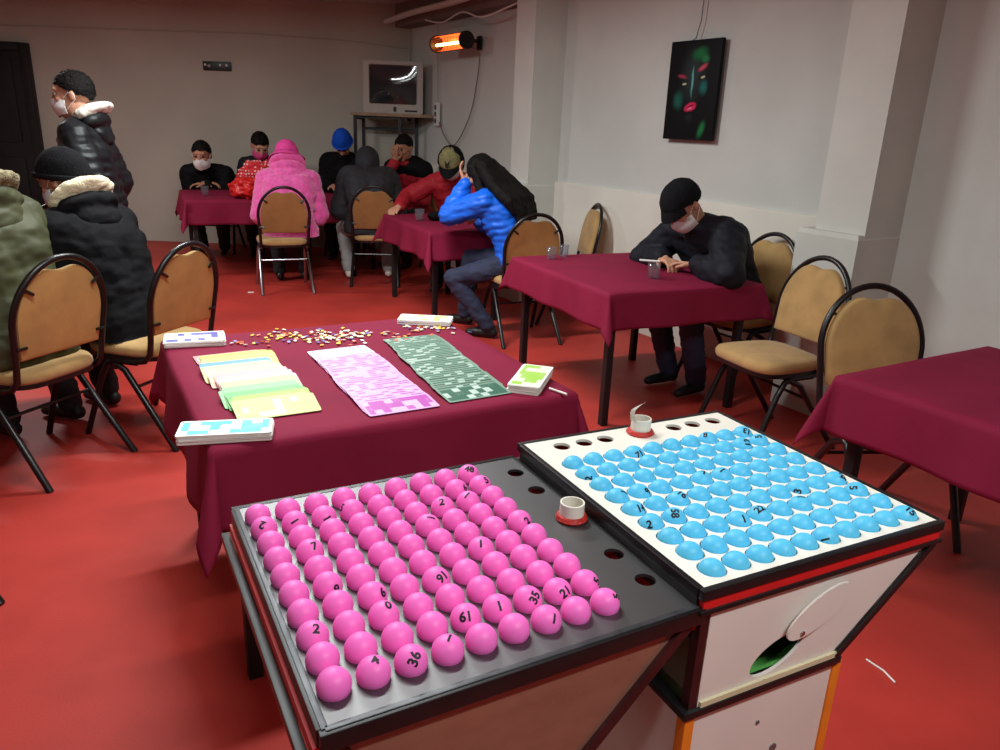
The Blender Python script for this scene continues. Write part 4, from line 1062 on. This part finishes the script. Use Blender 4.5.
def hand_shapes(w, d, n, side, curl, s, relaxed=0):
    d = V(d).normalized(); n = V(n); n = (n - d * n.dot(d)).normalized(); a = d.cross(n).normalized() * side   # a points to the thumb side
    S = [('c', w - d * .02 * s, .025 * s, w + d * .03 * s, .026 * s)]
    for k, ln, r in ((.030, .072, .0088), (.011, .080, .0090), (-.009, .075, .0088), (-.028, .058, .0078)):
        b = w + d * .088 * s + a * k * s
        S.append(('c', w + d * .025 * s + a * k * .6 * s, .0135 * s, b, .0108 * s))
        ang = math.radians(curl * .55); p = b; dr = d
        for j, f in enumerate((.45, .31, .24)):
            q = Quaternion(d.cross(n), ang)
            dr = q @ d; dr = dr + a * (.12 * k / .03 if j == 0 else 0); dr.normalize()
            e = p + dr * ln * f * s
            S.append(('c', p, r * s * (1 - .06 * j), e, r * s * (.94 - .08 * j))); p = e; ang += math.radians(curl * .8)
    b = w + d * .028 * s + a * .027 * s
    d1 = (d * .62 + a * .68 + n * .3).normalized(); d2 = (d * .85 + a * .3 + n * .35).normalized()
    S += [('c', w + d * .012 * s + a * .012 * s, .015 * s, b, .0135 * s), ('c', b, .0125 * s, b + d1 * .042 * s, .0105 * s), ('c', b + d1 * .042 * s, .0102 * s, b + d1 * .042 * s + d2 * .032 * s, .0085 * s)]
    return S

HEADSH = [('e', (0, -.012, .03), (.074, .092, .086)), ('e', (0, .022, -.036), (.060, .064, .080)), ('e', (0, .055, -.094), (.028, .028, .024)), ('e', (0, .02, .0), (.066, .07, .07))]
def head_shapes(Hc, R, s):
    S = []
    def T(p): return Hc + R @ (V(p) * s)
    for _, c, r in HEADSH: S.append(('e', T(c), [x * s for x in r], R))
    for a, ra, b, rb in (((0, .086, .02), .009, (0, .103, -.02), .0145), ((-.014, .09, -.024), .009, (.014, .09, -.024), .009), ((-.036, .073, .036), .015, (.036, .073, .036), .015), ((-.02, .079, -.06), .009, (.02, .079, -.06), .009), ((-.04, .062, -.02), .02, (-.03, .068, -.015), .02), ((.04, .062, -.02), .02, (.03, .068, -.015), .02)):
        S.append(('c', T(a), ra * s, T(b), rb * s))
    for sx in (-1, 1):
        S.append(('e', T((sx * .075, -.012, -.004)), (.010 * s, .02 * s, .032 * s), R @ Matrix.Rotation(sx * .35, 3, 'Z')))
    return S

def shell(r, c, cut, amp=0, thick=.006, seed=0, u=36, v=26, f=22):
    bm = bmesh.new(); bmesh.ops.create_uvsphere(bm, u_segments=u, v_segments=v, radius=1)
    for w in bm.verts:
        k = 1 + amp * noise.noise(w.co * f * .15 + V((seed, 0, 0))) + amp * .5 * noise.noise(w.co * f * .4) + (random.uniform(-.02, .035) if f > 60 else 0)
        w.co = V((w.co.x * r[0] * k + c[0], w.co.y * r[1] * k + c[1], w.co.z * r[2] * k + c[2]))
    bmesh.ops.delete(bm, geom=[f_ for f_ in bm.faces if not cut(f_.calc_center_median())], context='FACES')
    bmesh.ops.recalc_face_normals(bm, faces=bm.faces)
    bmesh.ops.solidify(bm, geom=bm.faces[:], thickness=thick)
    return bm

def person(label, x, y, fx, fy, hz=.56, sc=1.0, lean=8, lean2=None, hpitch=10, hyaw=0, arms=None, legs=None, stand=False,
           jacket='blackcloth', trousers='trousers', shoes='shoe', skin='skin', hat=None, hair=True, mask=None, puff=.012, voxel=.009, seed=0, collar=True, hood=None, longhair=False, ridge=0, group=None, knee=None):
    if lean2 is None: lean2 = lean
    yaw = math.atan2(-fx, fy); Ri = Matrix.Rotation(-yaw, 3, 'Z'); o0 = V((x, y, 0))
    def L_(p): return Ri @ (V(p) - o0)
    def Ld(p): return Ri @ V(p)
    X = V((1, 0, 0)); s = sc
    d1 = V((0, math.sin(math.radians(lean)), math.cos(math.radians(lean)))); d2 = V((0, math.sin(math.radians(lean2)), math.cos(math.radians(lean2))))
    bk = V((0, -math.cos(math.radians(lean2)), math.sin(math.radians(lean2))))
    P = V((0, 0, hz)); Mw = P + d1 * .18 * s; Cc = Mw + (d1 + d2).normalized() * .18 * s; Nk = Cc + d2 * .15 * s
    npch = math.radians(lean2 * .45 + hpitch * .45); nd = V((0, math.sin(npch), math.cos(npch)))
    Hc = Nk + nd * .165 * s
    R = Matrix.Rotation(math.radians(hyaw), 3, 'Z') @ Matrix.Rotation(-math.radians(hpitch), 3, 'X')
    HM = Matrix.Translation(Hc) @ R.to_4x4() @ Matrix.Scale(s, 4)
    def H(p): return Hc + R @ (V(p) * s)
    # arms
    arms = arms or {}
    A = {}
    for sd, sx in (('L', -1), ('R', 1)):
        sh = Nk - d2 * .05 * s + X * sx * .165 * s
        a = arms.get(sd)
        if stand and a is None: a = dict(l=(sx * .24, .06, hz - .03), pole=(sx * .4, -1, 0), d=(0, .1, -1), n=(-sx, 0, 0), curl=25)
        if a is None: a = dict(l=(sx * .10, .40, hz + .26), pole=(sx * .35, -.3, -1), d=(-sx * .5, 1, 0), n=(0, 0, -1), curl=20)
        if 'h' in a: w = H(a['h'])
        elif 'w' in a: w = L_(a['w'])
        else: w = V(a['l'])
        pole = Ld(a['wpole']) if 'wpole' in a else V(a.get('pole', (sx * .35, -.3, -1)))
        el, w = ik(sh, w, .285 * s, .255 * s, pole)
        dd_ = R @ V(a['hd']) if 'hd' in a else (Ld(a['wd']) if 'wd' in a else V(a.get('d', (0, 1, 0))))
        nn_ = R @ V(a['hn']) if 'hn' in a else (Ld(a['wn']) if 'wn' in a else V(a.get('n', (0, 0, -1))))
        A[sd] = (sh, el, w, dd_, nn_, a.get('curl', 25), sx)
    # legs
    G = {}
    for sd, sx in (('L', -1), ('R', 1)):
        hp = P + X * sx * .09 * s
        an = V((sx * .1, .02, .085)) if stand else V((sx * .12, .33, .085))
        if legs and sd in legs: an = L_(legs[sd])
        pole = Ld(knee[sd]) if knee and sd in knee else V((sx * .1, 1, .5 if not stand else 0))
        k, an = ik(hp, an, .43 * s, .42 * s if not stand else .42 * s, pole)
        G[sd] = (hp, k, an)
    def torso(i):
        S = [('c', P - X * .075 * s, (.098 * s + i), P + X * .075 * s, (.098 * s + i))]
        for sx in (-1, 1):
            S.append(('c', P + X * sx * .06 * s, .095 * s + i, Mw + X * sx * .05 * s, .088 * s + i))
            S.append(('c', Mw + X * sx * .05 * s, .088 * s + i, Cc + X * sx * .075 * s, .100 * s + i))
            S.append(('c', Cc + X * sx * .08 * s, .098 * s + i, Nk - d2 * .055 * s + X * sx * .12 * s, .062 * s + i))
            S.append(('c', Nk - d2 * .05 * s + X * sx * .15 * s, .054 * s + i, Nk - d2 * .0 * s, .05 * s + i * .5))
        S.append(('c', Cc, .1 * s + i, Nk - d2 * .04 * s, .075 * s + i * .6))
        return S
    # the body: one skin
    B = torso(-.022) + head_shapes(Hc, R, s)
    B.append(('c', Nk - d2 * .03 * s, .054 * s, H((0, -.016, -.05)), .052 * s))
    for sd in 'LR':
        sh, el, w, dr, nn, cu, sx = A[sd]
        B += [('c', sh, .046 * s, el, .038 * s), ('c', el, .038 * s, w, .024 * s)]
        B += hand_shapes(w, dr, nn, sx * -1, cu, s)
        hp, k, an = G[sd]
        B += [('c', hp, .072 * s, k, .05 * s), ('c', k, .048 * s, k.lerp(an, .9), .034 * s)]
    me = blob_mesh(B, min(voxel, .0065), 2)
    o = link('person', me, M[skin], None, (x, y, 0), yaw); tag(o, label, 'person', group)
    # trousers
    T = [('c', P - X * .07 * s, .106 * s, P + X * .07 * s, .106 * s)]
    for sd in 'LR':
        hp, k, an = G[sd]; T += [('c', hp, .092 * s, k, .068 * s), ('c', k, .068 * s, k.lerp(an, .97), .054 * s)]
    tme = blob_mesh(T, .011, 2, .008, 12, seed)
    if not stand:
        for v in tme.vertices:
            if v.co.y < .2 and abs(v.co.x) < .23 and v.co.z < .49 and v.co.z > .33: v.co.z = max(v.co.z, .487)
    link('trousers', tme, M[trousers], o)
    for sd in 'LR':
        hp, k, an = G[sd]; f = V((0, 1, 0))
        if legs and sd in legs:
            pass
        hd = V((k.x - an.x, k.y - an.y, 0)); f = (hd.normalized() * .6 + V((0, 1, 0)) * .6).normalized() if hd.length > .05 else f
        sl = .085 - an.z
        bm_ = [('c', an + V((0, 0, -.04)) - f * .035, .037, an + V((0, 0, -.047)) + f * .10, .032), ('c', an + V((0, 0, -.045)) + f * .10, .033, an + V((0, 0, -.052)) + f * .16, .027), ('c', an + V((0, 0, -.04)) - f * .02, .038, an + V((0, 0, .01)), .043)]
        sh_ = blob_mesh(bm_, .008, 2)
        for v in sh_.vertices:
            v.co.z = max(v.co.z, an.z - .083)
        so = link('shoe', sh_, M[shoes], o)
    # jacket
    J = torso(.014 + puff)
    for sd in 'LR':
        sh, el, w, dr, nn, cu, sx = A[sd]
        J += [('c', sh, .064 * s + puff, el, .052 * s + puff), ('c', el, .052 * s + puff, el.lerp(w, .93), .035 * s + puff * .8)]
    J.append(('c', P - X * .075 * s - d1 * .06, .108 * s + puff, P + X * .075 * s - d1 * .06, .108 * s + puff))
    if collar:
        for k_ in range(10):
            a0, a1 = 2 * PI * k_ / 10, 2 * PI * (k_ + 1) / 10
            def cp(a): return Nk + d2 * .025 * s + V((math.cos(a), math.sin(a), 0)) * .066 * s + V((0, .012, 0)) - d2 * .02 * math.sin(a)
            J.append(('c', cp(a0), .024 * s, cp(a1), .024 * s))
    ext = None
    if ridge:
        ext = lambda c: ridge * abs(math.sin(((c - P).dot(d1) + .02 * noise.noise(c * 8)) * PI / .055))
    jme = blob_mesh(J, .010, 2, .010, 9, seed + 1, ext)
    if not stand:
        for v in jme.vertices:
            if v.co.z < .50: v.co.z = .488 + (v.co.z - .50) * .03
    j = link('jacket', jme, M[jacket], o)
    # hood / linings
    if hood:
        kind, hm = hood
        if kind == 'down':
            c = Nk + bk * .075 * s + d2 * .015
            Rh = Matrix.Rotation(-math.radians(lean2 + 12), 3, 'X')
            h = blob_mesh([('e', c, (.155 * s, .085 * s, .055 * s), Rh), ('e', c - d2 * .06 + bk * .02, (.12 * s, .05 * s, .08 * s), Rh)], .009, 3, .01, 10, seed)
            link('hood', h, M[jacket], o)
            rim = [('c', c + Rh @ V((.13 * s * math.cos(a), .06 * s * math.sin(a), .05 * s)), .026 * s, c + Rh @ V((.13 * s * math.cos(a + .35), .06 * s * math.sin(a + .35), .05 * s)), .026 * s) for a in [i * .35 for i in range(18)]] + [('e', c + Rh @ V((0, -.02, .055 * s)), (.155 * s, .11 * s, .04 * s), Rh)]
            hl = link('hood_lining', blob_mesh(rim, .008, 2, .006, 16, seed), M[hm], o)
        elif kind == 'back':
            bm = shell((.112, .13, .135), (0, -.02, .0), lambda p: p.y < .0 - .15 * p.z, .03, .014, seed)
            bmesh.ops.transform(bm, matrix=HM, verts=bm.verts); build('hood', bm, M[hm], o)
        elif kind == 'up':
            bm = shell((.108, .125, .165), (0, -.018, -.015), lambda p: p.y < .075 - .25 * abs(p.z - .02), .03, .014, seed)
            bmesh.ops.transform(bm, matrix=HM, verts=bm.verts); build('hood', bm, M[hm], o)
        elif kind == 'yoke':
            S = []
            for sx in (-1, 1): S += [('c', Nk - d2 * .03 * s, .088 * s + puff, Nk - d2 * .055 * s + X * sx * .17 * s, .088 * s + puff)]
            S.append(('e', Nk + bk * .06, (.17 * s, .09 * s, .07 * s)))
            link('hood', blob_mesh(S, .010, 2, .008, 9, seed), M[hm], o)
    # face
    for sx in (-1, 1):
        bm = bmesh.new(); ellipsoid(bm, (0, 0, 0), (.0125, .0125, .0125), u=14, v=10)
        for f in bm.faces:
            if f.calc_center_median().y > .005: f.material_index = 1
        bmesh.ops.transform(bm, matrix=HM @ Matrix.Translation((sx * .031, .0795, .012)), verts=bm.verts)
        build('eye', bm, [M['eyewhite'], M['iris']], o)
    if mask:
        bm = bmesh.new(); gr = []
        nu, nv = 16, 9
        for j in range(nv + 1):
            v_ = j / nv; z = -.112 + .108 * v_; row = []
            for i in range(nu + 1):
                a = math.radians(-78 + 156 * i / nu); b = 1 - .22 * abs(v_ - .45) ** 1.2
                nose = .022 * math.exp(-(a / .32) ** 2) * math.exp(-((v_ - .85) / .3) ** 2) + .012 * math.cos(a) * math.sin(PI * v_)
                row.append(bm.verts.new((.077 * math.sin(a) * b, .012 + (.089 * math.cos(a)) * b + nose, z + .012 * abs(math.sin(a)) * (1 - 2 * v_) * 1.6)))
            gr.append(row)
        for j in range(nv):
            for i in range(nu): bm.faces.new((gr[j][i], gr[j][i + 1], gr[j + 1][i + 1], gr[j + 1][i]))
        bmesh.ops.recalc_face_normals(bm, faces=bm.faces); bmesh.ops.solidify(bm, geom=bm.faces[:], thickness=.003)
        bmesh.ops.transform(bm, matrix=HM, verts=bm.verts); mo = build('face_mask', bm, M[mask], o)
        bm = bmesh.new()
        for sx in (-1, 1):
            tube(bm, [(sx * .073, .03, -.012), (sx * .082, .0, .012), (sx * .084, -.025, .005), (sx * .082, -.03, -.025), (sx * .076, .0, -.05), (sx * .07, .03, -.075)], .0014, 6)
        bmesh.ops.transform(bm, matrix=HM, verts=bm.verts); build('ear_loop', bm, M[mask], mo)
    if hair and not longhair:
        lim = -1 if not hat else .03
        def cut(p):
            if p.z < -.07: return False
            return p.z > .024 + .55 * p.y + .006 * math.sin(p.x * 90)
        bm = shell((.083, .104, .098), (0, -.014, .03), cut, .06 if not hat else .02, .012, seed, 56, 44, 70)
        bmesh.ops.transform(bm, matrix=HM, verts=bm.verts); build('hair', bm, M['hair'], o)
    if longhair:
        S = [('e', H((0, -.02, .032)), (.094 * s, .105 * s, .098 * s), R)]
        for k_ in range(-4, 5):
            xx = k_ * .026
            a = H((xx * .8, -.07 - .02 * math.cos(k_ * .4), .02)); b = Nk + bk * .115 * s + X * xx * 1.5 * s; c = Cc + bk * (.155 * s) + X * xx * 1.7 * s; d_ = Mw + d2 * .04 + bk * .16 * s + X * xx * 1.3 * s
            S += [('c', a, .045 * s, b, .045 * s), ('c', b, .043 * s, c, .036 * s), ('c', c, .036 * s, d_, .018 * s)]
        for sx in (-1, 1):
            S += [('c', H((sx * .075, -.005, .05)), .03 * s, H((sx * .085, .005, -.06)), .034 * s), ('c', H((sx * .085, .005, -.06)), .034 * s, Nk + X * sx * .11 * s + V((0, .02, 0)), .036 * s), ('c', Nk + X * sx * .11 * s + V((0, .02, 0)), .036 * s, Nk + X * sx * .1 * s + bk * .1 * s, .04 * s)]
        st = lambda c: .0016 * math.sin(c.x * 150 + 3 * noise.noise(c * 7))
        link('hair', blob_mesh(S, .008, 2, .006, 12, seed, st), M['hair'], o)
    if hat:
        kind, hm = hat
        if kind in ('beanie', 'tall'):
            rz_ = .116 if kind == 'beanie' else .142
            bm = shell((.096, .116, rz_), (0, -.014, .024), lambda p: p.z > .012 + .42 * p.y, .03, .008, seed)
            pts = []
            for k_ in range(28):
                a = 2 * PI * k_ / 28; yy = -.014 + .112 * math.cos(a); pts.append((.0935 * math.sin(a), yy, .022 + .42 * yy))
            tube(bm, pts, .013, 8, closed=True)
            bmesh.ops.transform(bm, matrix=HM, verts=bm.verts); build('knit_hat', bm, M[hm], o)
        elif kind in ('cap', 'peaked'):
            bm = shell((.094, .114, .108 if kind == 'cap' else .112), (0, -.014 if kind == 'cap' else -.006, .03), lambda p: p.z > .032 + (.15 if kind == 'cap' else .32) * p.y, .02, .006, seed)
            bmesh.ops.transform(bm, matrix=HM, verts=bm.verts); ho = build('cap', bm, M[hm], o)
            bm = bmesh.new(); rows = []
            ext_ = .07 if kind == 'cap' else .04
            for j in range(5):
                t = j / 4; row = []
                for i in range(13):
                    a = math.radians(-62 + 124 * i / 12); rr_ = 1 + t * ext_ / .1 * math.cos(a) ** .7
                    row.append(bm.verts.new((.092 * math.sin(a) * (1 + .1 * t), -.01 + .108 * math.cos(a) * rr_, .05 + (.0 if kind == 'cap' else .02) - .028 * t * (1 if kind == 'cap' else 1.6) - .012 * math.sin(a) ** 2 + .0)))
                rows.append(row)
            for j in range(4):
                for i in range(12): bm.faces.new((rows[j][i], rows[j][i + 1], rows[j + 1][i + 1], rows[j + 1][i]))
            bmesh.ops.recalc_face_normals(bm, faces=bm.faces); bmesh.ops.solidify(bm, geom=bm.faces[:], thickness=.006)
            bmesh.ops.transform(bm, matrix=HM, verts=bm.verts); b_ = build('cap_peak', bm, M['blackcloth'] if kind == 'cap' else M[hm], ho)
            if kind == 'cap':
                bm = bmesh.new()
                for pts in ([(-.014, 0), (-.014, .036)], [(-.014, .036), (.012, 0)], [(.012, 0), (.012, .036)], [(-.022, .042), (0, .02)], [(.02, .042), (0, .02)], [(0, .02), (0, -.008)]):
                    q_ = []
                    for (u_, v_) in pts:
                        zz = .068 + v_; sh_ = math.sqrt(max(.01, 1 - ((zz - .03) / .108) ** 2)); q_.append((u_, -.014 + .1175 * sh_ * math.sqrt(max(0, 1 - (u_ / .094) ** 2)), zz))
                    tube(bm, q_, .004, 6)
                bmesh.ops.transform(bm, matrix=HM, verts=bm.verts); build('emblem', bm, M['ink'], ho)
        elif kind == 'bucket':
            bm = shell((.1, .118, .118), (0, -.014, .035), lambda p: p.z > .03 + .12 * p.y, .02, .008, seed)
            rows = []
            for j in range(5):
                t = j / 4; rows.append([bm.verts.new(((.1 + .052 * t) * math.sin(2 * PI * i / 32), -.014 + (.118 + .052 * t) * math.cos(2 * PI * i / 32), .034 - .05 * t + .012 * (math.cos(2 * PI * i / 32)) + .006 * math.sin(4 * PI * i / 32 + seed))) for i in range(32)])
            for j in range(4):
                for i in range(32): bm.faces.new((rows[j][i], rows[j][(i + 1) % 32], rows[j + 1][(i + 1) % 32], rows[j + 1][i]))
            bmesh.ops.transform(bm, matrix=HM, verts=bm.verts); ho = build('bucket_hat', bm, M[hm], o)
            so = ho.modifiers.new('thick', 'SOLIDIFY'); so.thickness = .006
    return o

person('standing person in profile wearing a black puffer jacket and white mask', -2.41, 4.56, -.96, -.22, hz=.90, sc=1.04, lean=3, lean2=10, hpitch=6, stand=True, jacket='blackpuff', mask='maskwhite', puff=.02, hood=('down', 'whitehood'), seed=1,
       arms={'L': dict(l=(-.23, .16, .93), pole=(-.3, -1, 0), d=(0, .6, -1), n=(1, 0, 0), curl=30)}, voxel=.008, ridge=.006)
person('person with khaki jacket, fur collar and grey hat cut by the left picture edge', -2.09, 3.14, -.945, .33, lean=10, lean2=20, hpitch=20, jacket='khaki', hat=('beanie', 'greyhat'), hood=('down', 'fur'), puff=.04, sc=1.1, seed=2)
person('seated person in black beanie whose black jacket has a cream lined hood', -1.84, 3.62, -.95, .31, hz=.505, lean=18, lean2=32, hpitch=20, hyaw=10, jacket='blackcloth', hat=('beanie', 'knit'), mask='mask', hood=('down', 'fleece'), puff=.035, sc=1.12, seed=3)
person('masked person in black leaning on the left end of the long table', -3.4, 9.05, .12, -1, hz=.53, lean=38, lean2=58, hpitch=14, jacket='blackcloth', mask='maskwhite', puff=.02, sc=1.2, seed=4, skin='skin2',
       arms={'L': dict(l=(-.02, .5, .80), pole=(-.6, -.2, -1), d=(1, .1, 0), n=(0, 0, -1), curl=30), 'R': dict(l=(.02, .45, .81), pole=(.6, -.2, -1), d=(-1, .1, 0), n=(0, 0, -1), curl=30)})
person('dark haired person with a pink mask bowed behind the dotted bag', -2.82, 9.08, .15, -1, hz=.53, lean=18, lean2=32, hpitch=36, hyaw=20, jacket='navy', mask='maskpink', sc=1.15, seed=5)
person('person in pink fleece and pink brimmed hat on the silver legged chair', -2.0, 7.1, -.3, .95, hz=.51, lean=20, lean2=40, hpitch=26, jacket='pinkfleece', hat=('bucket', 'pinkhat'), puff=.045, sc=1.12, seed=6, hood=('down', 'pinkfleece'))
person('person in black with a bright blue hat bowed over the long table', -1.88, 9.08, .05, -1, lean=8, lean2=20, hpitch=58, jacket='blackcloth', hat=('tall', 'bluehat'), puff=.03, sc=1.14, seed=7)
person('person in dark grey hooded coat bent over, with white sneakers', -1.33, 7.5, -.22, .97, lean=24, lean2=52, hpitch=66, jacket='darkgrey', trousers='lightjeans', shoes='shoewhite', hood=('up', 'darkgrey'), puff=.05, sc=1.14, seed=8,
       legs={'L': (-1.58, 7.62, .085), 'R': (-1.2, 7.75, .085)}, knee={'L': (-.5, 1, .5)})
person('person in red jacket covering the face with one hand', -1.03, 8.64, -.45, -.89, lean=12, lean2=22, hpitch=18, jacket='redjacket', hood=('yoke', 'blackcloth'), sc=1.1, seed=9, puff=.02, skin='skin2',
       arms={'R': dict(h=(.03, .13, -.09), pole=(.4, .6, -1), hd=(-.15, .15, 1), hn=(0, -1, .1), curl=22)})
person('person in olive cap and red sleeves leaning over the narrow table', -.46, 7.5, -.17, -.98, lean=20, lean2=38, hpitch=50, jacket='redjacket', hat=('cap', 'olive'), mask='maskwhite', sc=1.1, seed=10, hood=('back', 'blackcloth'), puff=.02, voxel=.007,
       arms={'R': dict(w=(-.97, 6.95, .80), wpole=(-.7, .3, -.3), wd=(-.25, -1, -.15), wn=(0, 0, -1), curl=22), 'L': dict(w=(-.45, 6.78, .84), wpole=(1, .2, -.4), wd=(-.9, -.3, -.1), wn=(0, 0, -1), curl=40)})
person('person with long dark hair in a bright blue puffer jacket', .11, 5.65, -.9, .43, lean=17, lean2=40, hpitch=34, jacket='bluejacket', trousers='jeans', longhair=True, sc=1.07, seed=11, puff=.022, voxel=.0065, collar=False, ridge=.006,
       arms={'L': dict(h=(-.05, .115, -.01), wpole=(-.8, -.25, -1), hd=(.1, -.1, 1), hn=(.5, -1, 0), curl=25)},
       legs={'L': (-.1, 5.52, .085), 'R': (-.3, 5.9, .085)}, knee={'L': (-1, .0, .35), 'R': (-1, .4, .4)})
o = person('person in black peaked cap and dark jacket with clasped hands', 1.42, 4.69, -.845, -.535, lean=24, lean2=54, hpitch=50, hyaw=-4, jacket='navy', trousers='jeans', hat=('peaked', 'knit'), mask='maskwhite', sc=1.13, seed=12, puff=.035, voxel=.006,
       arms={'L': dict(w=(1.12, 4.37, .80), wpole=(.4, -.8, .1), wd=(-.75, .6, -.02), wn=(-.2, -.1, -1), curl=34), 'R': dict(w=(.95, 4.57, .80), wpole=(-.3, .9, -.3), wd=(.35, -.95, -.02), wn=(0, 0, -1), curl=40)})

# ------------------------------------------------------------------ camera and render look
cam = bpy.data.cameras.new('camera'); cam.sensor_width = 36; cam.lens = 755.3 * 36 / 1000; cam.clip_start = .02
co = bpy.data.objects.new('camera', cam); COL.objects.link(co)
p_, r_ = .316, .040
cp, sp_ = math.cos(p_), math.sin(p_); cr, sr = math.cos(r_), math.sin(r_)
xw = V((1, 0, 0)); dwn = V((0, -sp_, -cp)); fw = V((0, cp, -sp_))
xi = xw * cr - dwn * sr; yi = xw * sr + dwn * cr
Rm = Matrix((xi, -yi, -fw)).transposed()
co.matrix_world = Matrix.Translation((0, 0, 1.513)) @ Rm.to_4x4()
SC.camera = co
w = bpy.data.worlds.new('world'); SC.world = w; w.use_nodes = True
w.node_tree.nodes['Background'].inputs[0].default_value = (.5, .5, .55, 1); w.node_tree.nodes['Background'].inputs[1].default_value = .02
SC.view_settings.view_transform = 'Standard'; SC.view_settings.look = 'None'; SC.view_settings.gamma = 1; SC.view_settings.exposure = 0
try: SC.view_settings.use_curve_mapping = False
except Exception: pass
